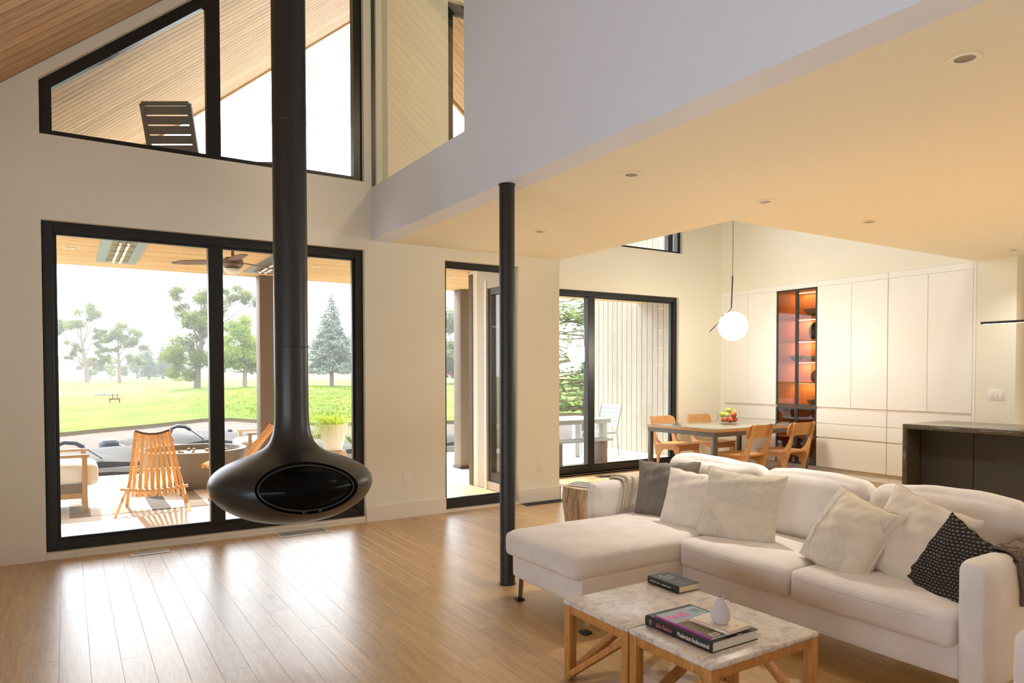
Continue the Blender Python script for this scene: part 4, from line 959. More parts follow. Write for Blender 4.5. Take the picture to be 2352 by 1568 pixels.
# seams
m_seam = fabric('seam_piping', srgb(214, 205, 196))
for y0, y1 in ((1.53, 2.26), (2.33, 3.03)): bw(MB().tube([(3.130-.02*(1-abs(2*u-1)**3), y0+(y1-y0)*u, .405) for u in [i/12 for i in range(13)]], .0032, 6), 'piping', m_seam, sf)
def pillow(name, label, w_, h_, th, loc, rz, lean, roll, mat, seed=0, pinch=.09, group='scatter pillows on the sofa', extra=None, exp=.42):
    t = thing(name, label, 'pillow', loc, group=group)
    M = Matrix.Translation((0, 0, 0)) @ Matrix.Rotation(rz, 4, 'Z') @ Matrix.Rotation(lean, 4, 'X') @ Matrix.Rotation(roll, 4, 'Y')
    rq = random.Random(seed); ph = [rq.uniform(0, 6.28) for _ in range(8)]; N = 34
    def pt(u, v, sgn):
        e = max(0, (1-u*u))*max(0, (1-v*v))
        x = w_/2*u*(1-pinch*(1-v*v)*u*u); z = h_/2*v*(1-pinch*(1-u*u)*v*v)
        y = sgn*th/2*(e**exp)*(1+.08*sin(3*u+ph[0])*sin(3*v+ph[1]))
        wr = .006*e**.5*(sin(9*u+4*v+ph[2])+.7*sin(15*v-5*u+ph[3])+.5*sin(22*u+3*sin(5*v)+ph[4]))
        edge = .006*sin(14*u+ph[5])*(abs(v) > .9)+.006*sin(13*v+ph[6])*(abs(u) > .9)
        return Vector((x, -y-wr*sgn, z+edge*.5-.02*(1-abs(u))*(v < 0)*v*v))
    def cc(i): q = i/N*2-1; return math.copysign(1-(1-abs(q))**1.35, q)
    mb = MB()
    for sgn in (1, -1):
        vs_ = [M @ pt(cc(i), cc(j), sgn) for j in range(N+1) for i in range(N+1)]
        mb.add(vs_, [(j*(N+1)+i, j*(N+1)+i+1, (j+1)*(N+1)+i+1, (j+1)*(N+1)+i) for j in range(N) for i in range(N)])
    mb.build('cover', mat, t, ang=80)
    loop = [pt(-1+2*i/24, -1, 1) for i in range(24)]+[pt(1, -1+2*i/24, 1) for i in range(24)]+[pt(1-2*i/24, 1, 1) for i in range(24)]+[pt(-1, 1-2*i/24, 1) for i in range(25)]
    MB().tube([M @ p for p in loop], .0045, 6, False).build('edge_seam', mat, t)
    if extra: extra(t, M, pt)
    return t
m_pdark = fabric('pillow_charcoal', srgb(128, 121, 113), srgb(114, 108, 101), weave=300)
m_pwhite = fabric('pillow_ivory', srgb(226, 217, 206), weave=320, wr=8, wstr=.3)
m_ptex = fabric('pillow_natural', srgb(222, 210, 192), srgb(210, 197, 178), weave=320, wr=7, wstr=.3)
m_pcream = fabric('pillow_cream', srgb(220, 208, 192), srgb(208, 195, 178), weave=320, wr=7, wstr=.3)
k = NT('boucle'); k.set(rough=1, spec=.05, sheen=.3, col=srgb(232, 222, 204)); v = k.coord(); f = k.noise(v, 130, 3, .6)
k.l(k.ramp(f, [(.3, srgb(218, 205, 184)), (.65, srgb(238, 230, 214))]), k.b.inputs['Base Color']); k.bump(f, 1.0, .012); m_boucle = k.m
def knit_mat(name, c1, c2, sx, sz):
    k = NT(name); k.set(rough=.95, spec=.08); v0 = k.coord((sx, sx, sz)); sp_ = k.n('ShaderNodeSeparateXYZ'); cb_ = k.n('ShaderNodeCombineXYZ'); k.l(v0, sp_.inputs[0]); k.l(sp_.outputs[1], cb_.inputs[0]); k.l(sp_.outputs[2], cb_.inputs[1]); v = cb_.outputs[0]
    br = k.n('ShaderNodeTexBrick'); br.inputs['Scale'].default_value = 1.0; br.inputs['Mortar Size'].default_value = .10; br.inputs['Brick Width'].default_value = .5; br.inputs['Row Height'].default_value = .36
    br.inputs['Color1'].default_value = c1; br.inputs['Color2'].default_value = tuple(x*.8 for x in c1[:3])+(1,); br.inputs['Mortar'].default_value = c2
    k.l(v, br.inputs['Vector']); k.l(br.outputs['Color'], k.b.inputs['Base Color']); k.bump(br.outputs['Fac'], -.8, .01); return k.m
# raised boucle patches laid over the pillow face
def patch(poly_fn, nu=22, nv=22, lift=.006):
    def ex(t, M, pt):
        for fn in (poly_fn if isinstance(poly_fn, (list, tuple)) else [poly_fn]):
            mb = MB(); vs_ = []; N = 26
            for j in range(N+1):
                for i in range(N+1):
                    u, v = fn(i/N, j/N); p = pt(u, v, 1); fall = min(1, 6*min(i/N, 1-i/N, j/N, 1-j/N)); vs_.append(M @ (p+Vector((0, -lift*(.15+.85*fall), 0))))
            mb.add(vs_, [(j*(N+1)+i, j*(N+1)+i+1, (j+1)*(N+1)+i+1, (j+1)*(N+1)+i) for j in range(N) for i in range(N)])
            mb.build('boucle_patch', m_boucle, t)
    return ex
pillow('scatter_pillow', 'charcoal grey pillow at the chaise corner', .47, .44, .15, (3.52, 3.565, .625), rad(-72), rad(-18), rad(-3), m_pdark, 1)
pillow('scatter_pillow', 'plain ivory pillow between charcoal and textured pillow', .42, .40, .16, (3.43, 3.235, .62), rad(-76), rad(-18), rad(3), m_pwhite, 2)
pillow('scatter_pillow', 'natural pillow with boucle top half leaning upright', .50, .44, .17, (3.455, 2.87, .64), rad(-74), rad(-18), rad(3), m_ptex, 3,
       extra=patch([lambda a, b: (-.96+1.92*a, (.22-.55*a+.28*a*a+.0)+b*(.96-(.22-.55*a+.28*a*a))), lambda a, b: (-.96+.95*a*(1-b*.85), -.95+1.0*b), lambda a, b: (.96-.40*a*(1-b), -.95+.62*b)]))
pillow('scatter_pillow', 'cream pillow with round boucle patches slumped to the right', .40, .43, .22, (3.41, 2.13, .61), rad(-92), rad(-26), rad(17), m_ptex, 4,
       extra=patch([lambda a, b: (.05+.45*sin(a*pi-pi/2)*math.sqrt(max(.02, 1-(2*b-1)**2))*.95, -.62+.5*(2*b-1)), lambda a, b: (.92-.5*a*b, .45+.5*b), lambda a, b: (-.96+.34*a, -.95+1.9*b)]))
pillow('scatter_pillow', 'large plain cream pillow leaning behind the slumped one', .49, .45, .17, (3.50, 1.85, .63), rad(-98), rad(-24), rad(14), m_pcream, 5)
pillow('scatter_pillow', 'dark grey chunky knit pillow against the near arm', .37, .37, .13, (3.39, 1.605, .575), rad(-100), rad(-24), rad(24), knit_mat('knit_grey', srgb(112, 104, 98), srgb(44, 41, 40), 26, 26), 6)
# throws folded over the arms
def throw(name, lb, x0, x1, yc, zt, hw, drop_in, drop_out, mat, seed, layers=2, inner=-1):
    t = thing(name, lb, 'blanket', ((x0+x1)/2, yc, zt), group='throws over the sofa arms')
    rq = random.Random(seed)
    for L in range(layers):
        off = .010+.016*L; path = []
        h = hw+off; r = .045
        di, do = drop_in*(1-.12*L), drop_out
        pts = [(inner*h, -di), (inner*h, -r)]+[(inner*(h-r+r*cos(a)), -r+(r+off)*sin(a)) for a in (.4, .8, 1.2)]+[(0, off)]+[(-inner*(h-r+r*cos(a)), -r+(r+off)*sin(a)) for a in (1.2, .8, .4)]+[(-inner*h, -r), (-inner*h, -do)]
        # resample
        seg = [0]
        for (a0, b0), (a1, b1) in zip(pts, pts[1:]): seg.append(seg[-1]+math.hypot(a1-a0, b1-b0))
        def at(u):
            s_ = u*seg[-1]
            for k_ in range(len(pts)-1):
                if s_ <= seg[k_+1]+1e-9:
                    f_ = (s_-seg[k_])/(seg[k_+1]-seg[k_]); return (pts[k_][0]+(pts[k_+1][0]-pts[k_][0])*f_, pts[k_][1]+(pts[k_+1][1]-pts[k_][1])*f_)
            return pts[-1]
        p1 = rq.uniform(0, 6)
        xa, xb = x0+.02*L, x1-.03*L
        def fn(u, v, xa=xa, xb=xb, p1=p1):
            y, z = at(v); wv = .005*sin(u*11+p1+v*4)+.004*sin(u*23+p1)
            sgn = 1 if y > 0 else -1
            return Vector((xa+(xb-xa)*u-(x0+x1)/2+.018*sin(v*7+p1), y+sgn*abs(wv), z+abs(wv)*.7))
        mb = MB().grid(fn, 22, 34); o = mb.build('fold', mat, t, fixn=False); sd_ = o.modifiers.new('thick', 'SOLIDIFY'); sd_.thickness = .011; sd_.offset = 0
k = NT('throw_cream'); k.set(rough=1, spec=.05); v = k.coord(); f = k.noise(v, 90, 3, .6); k.l(k.ramp(f, [(.3, srgb(196, 180, 156)), (.65, srgb(226, 214, 194))]), k.b.inputs['Base Color']); k.bump(f, .9, .01)
throw('throw_blanket', 'cream woven throw over the left sofa arm', 3.36, 3.66, 3.91, .682, .0605, .22, .25, k.m, 2)
throw('throw_blanket', 'brown grey knitted throw over the near sofa arm', 3.40, 3.85, 1.4265, .682, .0605, .05, .22, knit_mat('knit_brown', srgb(150, 132, 118), srgb(92, 80, 72), 60, 60), 3, 1, 1)
# ------------------------------------------------------------------ armchair at the right edge of the picture
ac = thing('armchair', 'white linen armchair cut by the right picture edge', 'armchair', (2.95, .55, 0))
AX, AY = 2.60, 1.075
bw(xf(rbox(.80, .13, .56, .06, 5), TR((AX+.40, AY-.065, .34))), 'armrest', m_sofa, ac)
bw(xf(rbox(.80, .13, .56, .06, 5), TR((AX+.40, AY-.80, .34))), 'armrest', m_sofa, ac)
bw(xf(rbox(.78, .62, .18, .03, 4), TR((AX+.42, AY-.43, .22))), 'base', m_sofa, ac)
bw(xf(rbox(.62, .60, .16, .05, 6, (.01, 0, .02)), TR((AX+.33, AY-.43, .39))), 'seat_cushion', m_sofa, ac)
bw(xf(rbox(.16, .62, .62, .06, 5), TR((AX+.74, AY-.43, .42))), 'backrest', m_sofa, ac)
for x in (AX+.06, AX+.74):
    for y in (AY-.06, AY-.80): bw(MB().box(x-.02, x+.02, y-.02, y+.02, 0, .14), 'leg', m_blacks, ac)
# ------------------------------------------------------------------ coffee tables
k = NT('marble'); k.set(rough=.28, spec=.5); v = k.coord()
f1 = k.noise(v, 20, 8, .65, .6); f2 = k.noise(v, 55, 5, .7, .6); 
c = k.ramp(f1, [(.34, srgb(176, 168, 166)), (.5, srgb(216, 208, 200)), (.7, srgb(230, 224, 214))])
c = k.mix(c, srgb(120, 110, 112), k.ramp(f2, [(.60, (0, 0, 0, 1)), (.72, (.75, .75, .75, 1))])); k.l(c, k.b.inputs['Base Color']); m_marble = k.m
m_mango = wood('honey_wood', srgb(150, 96, 44), srgb(188, 130, 66), srgb(208, 154, 88), (12, 12, 1.2), 2.4, .42, .12, .06)
def coffee_table(x0, x1, y0, y1, lb):
    t = thing('coffee_table', lb, 'table', ((x0+x1)/2, (y0+y1)/2, 0), group='marble topped coffee tables')
    a, b = (x1-x0)/2, (y1-y0)/2; zt = .38; i = .003; lw = .042
    MB().box(-a, a, -b, b, zt-.022, zt).build('marble_top', m_marble, t, bev=.007, seg=3)
    for sx in (-1, 1):
        for sy in (-1, 1):
            xx, yy = sx*(a-i-lw/2), sy*(b-i-lw/2)
            MB().box(xx-lw/2, xx+lw/2, yy-lw/2, yy+lw/2, .006, zt-.022).build('leg', m_mango, t, bev=.003)
            MB().lathe([(.012, 0), (.014, .006), (.001, .006)], 10, TR((xx, yy, 0))).build('foot', m_blacks, t)
    X0, Y0 = a-i-lw, b-i-lw
    for sy in (-1, 1):
        yy = sy*(b-i-lw/2); MB().box(-X0, X0, yy-.016, yy+.016, zt-.062, zt-.022).build('apron', m_mango, t, bev=.002)
        MB().bar((-X0*sy*-1*-1, yy, .035), (X0*sy, yy, zt-.075), .026, .042, up=(0, 1, 0)).build('brace', m_mango, t, bev=.002)
    for sx in (-1, 1):
        xx = sx*(a-i-lw/2); MB().box(xx-.016, xx+.016, -Y0, Y0, zt-.062, zt-.022).build('apron', m_mango, t, bev=.002)
        MB().bar((xx, -sx*Y0, .035), (xx, sx*Y0, zt-.075), .026, .042, up=(1, 0, 0)).build('brace', m_mango, t, bev=.002)
coffee_table(1.985, 2.632, 1.775, 2.228, 'nearer marble topped wooden coffee table with stacked books')
coffee_table(1.985, 2.632, 2.234, 2.688, 'farther marble topped wooden coffee table with one black book')
# ------------------------------------------------------------------ lettering
def text_obj(s, size, mat, parent, M, name='lettering', sx=1.0, ext=.0004, sp=1.0):
    cu_ = bpy.data.curves.new('txt', 'FONT'); cu_.body = s; cu_.size = size; cu_.extrude = ext; cu_.space_character = sp; cu_.resolution_u = 3
    o = bpy.data.objects.new('txt', cu_); COL.objects.link(o); dg = bpy.context.evaluated_depsgraph_get(); dg.update()
    me = bpy.data.meshes.new_from_object(o.evaluated_get(dg)); COL.objects.unlink(o); bpy.data.objects.remove(o)
    me.transform(M @ Matrix.Diagonal((sx, 1, 1, 1))); me.materials.clear(); me.materials.append(mat)
    q = bpy.data.objects.new(name, me); COL.objects.link(q); q.parent = parent; return q
# covers read along +X with the head at +Y, spines read along -Y
def frame_top(o): return Matrix.Translation(o)
def frame_spine(o): return Matrix(((0, 0, -1, o[0]), (-1, 0, 0, o[1]), (0, 1, 0, o[2]), (0, 0, 0, 1)))
m_ink = plain('white_ink', srgb(236, 232, 224), .6); m_inkp = plain('rose_ink', srgb(196, 110, 120), .6); m_pink = plain('hot_pink_ink', srgb(244, 96, 186), .5); m_inkd = plain('faint_ink', srgb(120, 116, 110), .6)
m_bkblack = plain('book_black', srgb(34, 34, 32), .45); m_pages = plain('book_pages', srgb(226, 212, 190), .8, bs=400, bstr=.3); m_pagesw = plain('book_pages_white', srgb(222, 216, 208), .8, bs=400, bstr=.3)
def book(name, lb, loc, rz, w_, l_, th, cov, pg, cat='book'):
    """spine on local -X, length along Y"""
    t = thing(name, lb, cat, loc, rz); c = .003
    MB().box(0, w_, -l_/2, l_/2, 0, c).build('cover', cov, t, bev=.001); MB().box(0, w_, -l_/2, l_/2, th-c, th).build('cover', cov, t, bev=.001)
    n = 8; sp = [(-.004*sin(pi*i/n), th*i/n) for i in range(n+1)]
    poly = [(x, z) for x, z in sp]+[(.004, th), (.004, 0)]
    MB().prism(poly, -l_/2, l_/2, 'y').build('spine', cov, t)
    MB().box(.004, w_-.005, -l_/2+.004, l_/2-.004, c, th-c).build('pages', pg, t)
    return t
ZT = .38
b1 = book('hardcover_book', 'thick black art book at the bottom of the stack', (2.079, 2.04, ZT), 0, .268, .368, .042, m_bkblack, m_pagesw)
text_obj('Julius Shulman', .026, m_inkp, b1, frame_spine((-.0045, .118, .0125)), sx=.62); text_obj('Modernism Rediscovered', .027, m_ink, b1, frame_spine((-.0045, -.005, .0125)), sx=.60)
MB().lathe([(.013, 0), (.0142, 0), (.0142, .0006), (.013, .0006)], 28, frame_spine((-.0042, .150, .021)), closed=True).build('emblem', m_inkd, b1)
MB().lathe([(.007, 0), (.0078, 0), (.0078, .0006), (.007, .0006)], 20, frame_spine((-.0042, .150, .021)), closed=True).build('emblem', m_inkd, b1)
MB().box(-.0050, -.0044, .1488, .1512, .011, .031).box(-.0050, -.0044, .146, .154, .024, .026).build('emblem_mark', m_ink, b1)
MB().box(.145, .175, -.183, -.178, .042, .0424).build('cover_line', m_ink, b1)
k = NT('magazine_cover'); k.set(rough=.25); tc = k.n('ShaderNodeTexCoord'); sp_ = k.n('ShaderNodeSeparateXYZ'); k.l(tc.outputs['Object'], sp_.inputs[0])
def lt(sock, th): 
    m = k.n('ShaderNodeMath', operation='LESS_THAN'); k.l(sock, m.inputs[0]); m.inputs[1].default_value = th; return m.outputs[0]
nz = k.noise(k.coord((40, 40, 40)), 1.2, 4)
grd = k.ramp(nz, [(.35, srgb(62, 44, 32)), (.55, srgb(110, 96, 60)), (.7, srgb(132, 92, 62))])
c = k.mix(srgb(158, 186, 208), grd, lt(sp_.outputs[1], .035)); k.l(c, k.b.inputs['Base Color'])
mg = thing('magazine', 'glossy magazine with pink lettering lying on the black art book', 'magazine', (2.096, 2.03, ZT+.042)); mth = .008
MB().box(0, .222, -.155, .153, 0, mth-.0006).build('pages', m_pagesw, mg); MB().box(0, .222, -.155, .153, mth-.0006, mth).build('cover', k.m, mg)
MB().box(-.0008, .0005, -.155, .153, 0, mth).build('spine', plain('magenta_spine', srgb(196, 78, 168), .4), mg)
text_obj('dwell', .092, m_pink, mg, frame_top((.004, .070, mth)), 'masthead', sx=.72, sp=.86)
for i in range(4): MB().box(.165, .205, .118-.011*i, .122-.011*i, mth, mth+.0003).build('print_line', plain('print_grey', srgb(80, 96, 112), .5), mg)
MB().add([(.03, .045, mth+.0004), (.155, .038, mth+.0004), (.16, .02, mth+.0004), (.03, .028, mth+.0004)], [(3, 2, 1, 0)]).build('cover_photo_roof', plain('photo_orange', srgb(186, 120, 62), .4), mg, fixn=False)
MB().box(.085, .16, -.03, .012, mth, mth+.0004).build('cover_photo_wall', plain('photo_wall', srgb(206, 200, 196), .4), mg)
MB().box(.085, .17, -.075, -.04, mth, mth+.0004).build('cover_photo_brick', plain('photo_brick', srgb(128, 62, 44), .5), mg)
MB().box(.018, .060, -.150, -.120, mth, mth+.0005).build('barcode_box', m_ink, mg)
for i in range(6): MB().box(.024+.005*i, .0265+.005*i, -.146, -.126, mth+.0005, mth+.0008).build('barcode_bar', m_blacks, mg)
text_obj('The', .022, m_ink, mg, frame_top((.165, .045, mth)), 'cover_line')
b3 = book('booklet', 'small white booklet with orange print under the vase', (2.168, 1.955, ZT+.050), rad(3), .146, .19, .013, plain('booklet_cover', srgb(236, 226, 208), .5), m_pagesw)
m_orank = plain('orange_ink', srgb(232, 140, 104), .6)
for i in range(9): MB().box(-.0050, -.0046, .066-.012*i-.008*(i % 3 == 1)*.3, .0745-.012*i, .005, .0085).build('spine_print', m_orank, b3)
for (x, y, a, b) in ((.05, .0, .035, .03), (.07, .02, .03, .03), (.085, -.07, .022, .016)): MB().lathe([(.001, 0), (1, 0), (1, .0004), (.001, .0004)], 5, TR((x, y, .013), .5) @ Matrix.Diagonal((a*.5, b*.5, 1, 1))).build('cover_print', plain('coral_print', srgb(238, 150, 110), .6), b3)
vs0 = thing('bud_vase', 'small pale lilac bud vase on top of the book stack', 'vase', (2.226, 1.945, ZT+.063))
MB().lathe([(.001, 0), (.020, 0), (.030, .006), (.0385, .022), (.0392, .035), (.034, .055), (.024, .075), (.016, .092), (.0125, .104), (.013, .108), (.0105, .108), (.010, .10), (.012, .09), (.001, .06)], 36, closed=True).build('body', plain('lilac_ceramic', srgb(202, 196, 200), .45), vs0)
b2 = book('paperback_book', 'black book alone on the farther coffee table', (2.507, 2.558, ZT), rad(-2), .138, .222, .036, m_bkblack, m_pages)
for s_, y_, x_, z_ in (('THE', .072, .036, .012), ('PIVOT', .044, .030, .021), ('YEAR', .016, .034, .021)): text_obj(s_, z_, m_ink, b2, frame_top((x_, y_, .036)), 'title', sp=1.25)
for i in range(3): MB().box(.030, .100-.01*i, -.036-.010*i, -.033-.010*i, .036, .0363).build('subtitle_line', m_inkd, b2)
MB().box(.040, .100, -.088, -.083, .036, .0363).build('author_line', m_inkd, b2)
text_obj('THE PIVOT YEAR  -  BRIANNA WIEST', .0095, m_ink, b2, frame_spine((-.0046, .09, .014)), 'spine_title', sx=.98)
# ------------------------------------------------------------------ stump side table with a magazine
st_ = thing('stump_table', 'pale tree stump side table behind the sofa arm', 'side table', (3.87, 4.9, 0)); rq = random.Random(9)
def stump(u, v):
    a = u*2*pi; r = .185*(1+.07*sin(3*a+1)+.05*sin(5*a+v*2)+.05*sin(v*7+a)); return Vector((r*cos(a), r*sin(a), .45*v))
k = NT('driftwood'); k.set(rough=.8); v = k.coord((9, 9, 1.6)); f = k.noise(v, 2.2, 6, .65, 1.0); k.l(k.ramp(f, [(.3, srgb(132, 108, 84)), (.5, srgb(188, 166, 138)), (.75, srgb(216, 200, 176))]), k.b.inputs['Base Color']); k.bump(f, .7, .03)
MB().grid(stump, 40, 24).build('trunk', k.m, st_)
MB().add([stump(i/40, 1) for i in range(40)]+[Vector((0, 0, .452))], [(i, (i+1) % 40, 40) for i in range(40)]).build('cut_top', plain('stump_top', srgb(196, 176, 148), .7), st_)
mz = thing('open_magazine', 'magazine lying on the stump side table', 'magazine', (3.90, 4.93, .453), rad(20))
MB().grid(lambda u, v: Vector((-.12+.25*u, -.16+.30*v, .003+.012*sin(u*pi*.9+.2))), 12, 6).build('pages', m_pagesw, mz, fixn=False)
MB().grid(lambda u, v: Vector((-.10+.22*u, -.14+.28*v, .006+.012*sin(u*pi*.9+.2))), 12, 6).build('cover', plain('mag_olive', srgb(120, 116, 92), .35, var=.3), mz, fixn=False)
# ------------------------------------------------------------------ dining furniture
m_oak = wood('chair_oak', srgb(190, 138, 82), srgb(204, 154, 96), srgb(214, 168, 112), (12, 12, 1.4), 2.2, .4, .10, .05)
m_steelg = plain('grey_steel', srgb(98, 94, 88), .4, metal=.5)
TX0, TX1, TY0, TY1 = 6.77, 8.66, 6.02, 7.23
t = thing('dining_table', 'glass topped wooden dining table on grey steel legs', 'table', ((TX0+TX1)/2, (TY0+TY1)/2, 0))
bw(MB().box(TX0, TX1, TY0, TY1, .705, .737), 'wood_top', m_oak, t, bev=.003)
bw(MB().box(TX0+.004, TX1-.004, TY0+.004, TY1-.004, .737, .747), 'glass_top', plain('table_glass', srgb(150, 150, 136), .03, spec=.8), t, bev=.002)
fr = MB()
for a, b, c, d in ((TX0+.01, TX1-.01, TY0+.01, TY0+.055), (TX0+.01, TX1-.01, TY1-.055, TY1-.01), (TX0+.01, TX0+.055, TY0+.055, TY1-.055), (TX1-.055, TX1-.01, TY0+.055, TY1-.055)): fr.box(a, b, c, d, .648, .704)
bw(fr, 'apron_frame', m_steelg, t, smooth=False)
for x in (TX0+.01, TX1-.065):
    for y in (TY0+.01, TY1-.065): bw(MB().box(x, x+.055, y, y+.055, 0, .648), 'leg', m_steelg, t, bev=.003)
def cr(pts, k=6):
    out = []; n = len(pts)
    for i in range(n-1):
        p0, p1, p2, p3 = pts[max(i-1, 0)], pts[i], pts[i+1], pts[min(i+2, n-1)]
        for j in range(k):
            u = j/k; out.append(tuple(.5*((2*p1[c])+(-p0[c]+p2[c])*u+(2*p0[c]-5*p1[c]+4*p2[c]-p3[c])*u*u+(-p0[c]+3*p1[c]-3*p2[c]+p3[c])*u**3) for c in (0, 1)))
    return out+[pts[-1]]
def dining_chair(loc, rz, lb):
    t = thing('dining_chair', lb, 'chair', loc, rz, 'oak plywood chairs round the dining table')
    # side frame: foot, waist, fork into seat rail and back upright (y forward, z up)
    back = cr([(-.265, 0), (-.225, .14), (-.235, .28), (-.275, .40), (-.30, .52), (-.335, .66), (-.375, .815)])
    front = cr([(-.343, .825), (-.303, .68), (-.268, .575), (-.215, .49), (-.13, .435), (-.08, .425)])
    low = cr([(-.08, .365), (-.14, .335), (-.18, .25), (-.195, .12), (-.215, 0)])
    for s in (-1, 1):
        MB().prism(back+front+low, s*.185-.0125, s*.185+.0125, 'x').build('side_frame', m_oak, t)
        fl_ = cr([(.155, 0), (.165, .15), (.16, .28), (.10, .365)]); fl2 = [(-.08, .365), (-.08, .425), (.21, .425), (.215, .36)]+cr([(.215, .36), (.205, .2), (.20, 0)])[1:]
        MB().prism(list(reversed(fl_))+[p for p in reversed(fl2)][0:0]+[(.155, 0), (.20, 0), (.205, .2), (.215, .36), (.21, .425), (-.085, .425), (-.085, .365)], s*.185-.0125, s*.185+.0125, 'x').build('front_leg', m_oak, t) if False else \
        MB().prism([(.155, 0), (.20, 0), (.207, .2), (.215, .36), (.215, .425), (-.085, .425), (-.085, .365), (.10, .365), (.15, .29), (.165, .15)], s*.185-.0125, s*.185+.0125, 'x').build('front_leg', m_oak, t)
    # seat plate
    def seat(u, v, z): 
        x = (u*2-1); y = (v*2-1); w_ = .225+.012*(v); return Vector((x*w_*(1-.06*abs(y)**6), -.015+.235*y*(1-.05*abs(x)**5), z-.012*(1-x*x)*(1-y*y)))
    mb = MB().grid(lambda u, v: seat(u, v, .447), 14, 14); n0 = len(mb.v); mb.grid(lambda u, v: seat(u, v, .428), 14, 14)
    N = 15; rim = [i for i in range(N)]+[j*N+N-1 for j in range(1, N)]+[(N-1)*N+i for i in range(N-2, -1, -1)]+[j*N for j in range(N-2, 0, -1)]
    for a, b in zip(rim, rim[1:]+rim[:1]): mb.f.append((a, b, n0+b, n0+a)); mb.mi.append(0)
    mb.build('seat', m_oak, t)
    MB().box(-.172, .172, .19, .208, .36, .425).build('front_apron', m_oak, t)
    # curved back panel with rounded corners
    def bp(u, v, o):
        x = (u*2-1)*.235; z = (v*2-1)*.082
        r = .05; cx = max(0, abs(x)-.235+r); cz = max(0, abs(z)-.082+r)
        if cx > 0 and cz > 0:
            q = math.hypot(cx, cz)
            if q > r: x = math.copysign(.235-r+cx*r/q, x); z = math.copysign(.082-r+cz*r/q, z)
        return Vector((x, -.290-.34*z-(.034*(1-(x/.235)**2))+o, .735+z))
    mb = MB().grid(lambda u, v: bp(u, v, .006), 22, 12); n0 = len(mb.v); mb.grid(lambda u, v: bp(u, v, -.006), 22, 12); A, B = 23, 13
    rim = [i for i in range(A)]+[j*A+A-1 for j in range(1, B)]+[(B-1)*A+i for i in range(A-2, -1, -1)]+[j*A for j in range(B-2, 0, -1)]
    for a, b in zip(rim, rim[1:]+rim[:1]): mb.f.append((a, b, n0+b, n0+a)); mb.mi.append(0)
    bk = mb.build('backrest', m_oak, t)
    for s in (-1, 1):
        for z in (.705, .765): MB().tube([(s*.185, -.335-.26*(z-.705), z), (s*.185, -.3485-.26*(z-.705), z)], .006, 8).build('screw', m_blacks, bk)
    return t
dining_chair((7.36, 7.22, 0), rad(180), 'oak dining chair on the window side, left of the two')
dining_chair((8.12, 7.22, 0), rad(180), 'oak dining chair on the window side, behind the fruit bowl')
dining_chair((7.12, 5.95, 0), rad(4), 'oak dining chair on the near side, left of the two')
dining_chair((7.93, 5.93, 0), rad(-2), 'oak dining chair on the near side, next to the glass cabinet')
# fruit bowl
BX, BY, BZ = 7.66, 6.58, .747
gb = thing('glass_bowl', 'straight clear glass bowl of fruit on the dining table', 'bowl', (BX, BY, BZ))
m_cg = glassy('clear_glass', (.97, .985, .98, 1))
MB().lathe([(.001, 0), (.125, 0), (.14, .008), (.145, .03), (.15, .17), (.145, .17), (.140, .035), (.13, .02), (.001, .018)], 40, closed=True).build('bowl', m_cg, gb)
def fruit_mat(name, a, b): 
    k = NT(name); k.set(rough=.3); k.l(k.ramp(k.noise(k.coord(), 9, 3), [(.4, a), (.62, b)]), k.b.inputs['Base Color']); return k.m
m_app = fruit_mat('apple_red', srgb(178, 52, 36), srgb(206, 120, 60)); m_appg = fruit_mat('apple_green', srgb(150, 170, 48), srgb(182, 188, 80)); m_pear = fruit_mat('pear_green', srgb(140, 168, 44), srgb(176, 190, 70))
def apple(loc, r, mat, lb, seed=0):
    t = thing('apple', lb, 'fruit', loc, seed, 'apples and pears in the glass bowl')
    pr = [(.001, -.78*r), (.25*r, -.86*r), (.6*r, -.72*r), (.93*r, -.25*r), (1.0*r, .12*r), (.88*r, .52*r), (.55*r, .80*r), (.25*r, .82*r), (.08*r, .68*r), (.001, .64*r)]
    MB().lathe(pr, 20, TR((0, 0, 0), 0, .25*sin(seed*3), .2)).build('flesh', mat, t); MB().tube([(0, 0, .62*r), (.08*r, .02*r, 1.02*r)], .003, 6).build('stem', m_bark, t)
def pear(loc, r, lb, seed=0):
    t = thing('pear', lb, 'fruit', loc, seed, 'apples and pears in the glass bowl')
    pr = [(.001, -.9*r), (.4*r, -.9*r), (.9*r, -.45*r), (1.0*r, 0), (.82*r, .5*r), (.55*r, 1.0*r), (.42*r, 1.4*r), (.25*r, 1.62*r), (.001, 1.66*r)]
    MB().lathe(pr, 20, TR((0, 0, 0), 0, .5)).build('flesh', m_pear, t); MB().tube([(0, -.75*r, 1.4*r), (0, -.95*r, 1.75*r)], .003, 6).build('stem', m_bark, t)
fr_ = Vector((cos(YAW), -sin(YAW), 0)); fb = Vector((-sin(YAW), -cos(YAW), 0))
def fp(a, b, z): p = Vector((BX, BY, BZ))+fr_*a+fb*b; return (p.x, p.y, BZ+z)
apple(fp(-.075, .055, .060), .040, m_app, 'red apple low at the left of the bowl', 1); apple(fp(.012, .075, .058), .042, m_app, 'red apple low in the middle of the bowl', 2); apple(fp(.085, .03, .062), .042, m_app, 'red apple low at the right of the bowl', 3)
apple(fp(-.01, -.05, .060), .042, m_app, 'red apple hidden at the back of the bowl', 7)
apple(fp(.062, .045, .130), .044, m_app, 'big red apple on the right of the pile', 4); apple(fp(-.032, .05, .130), .041, m_appg, 'yellow green apple in front of the pile', 5); apple(fp(-.085, .0, .130), .042, m_appg, 'green apple at the left rim of the bowl', 6)
apple(fp(.015, -.025, .185), .042, m_appg, 'green apple on top of the pile', 8); pear(fp(.098, -.035, .150), .032, 'green pear standing at the right rim', 2.0)
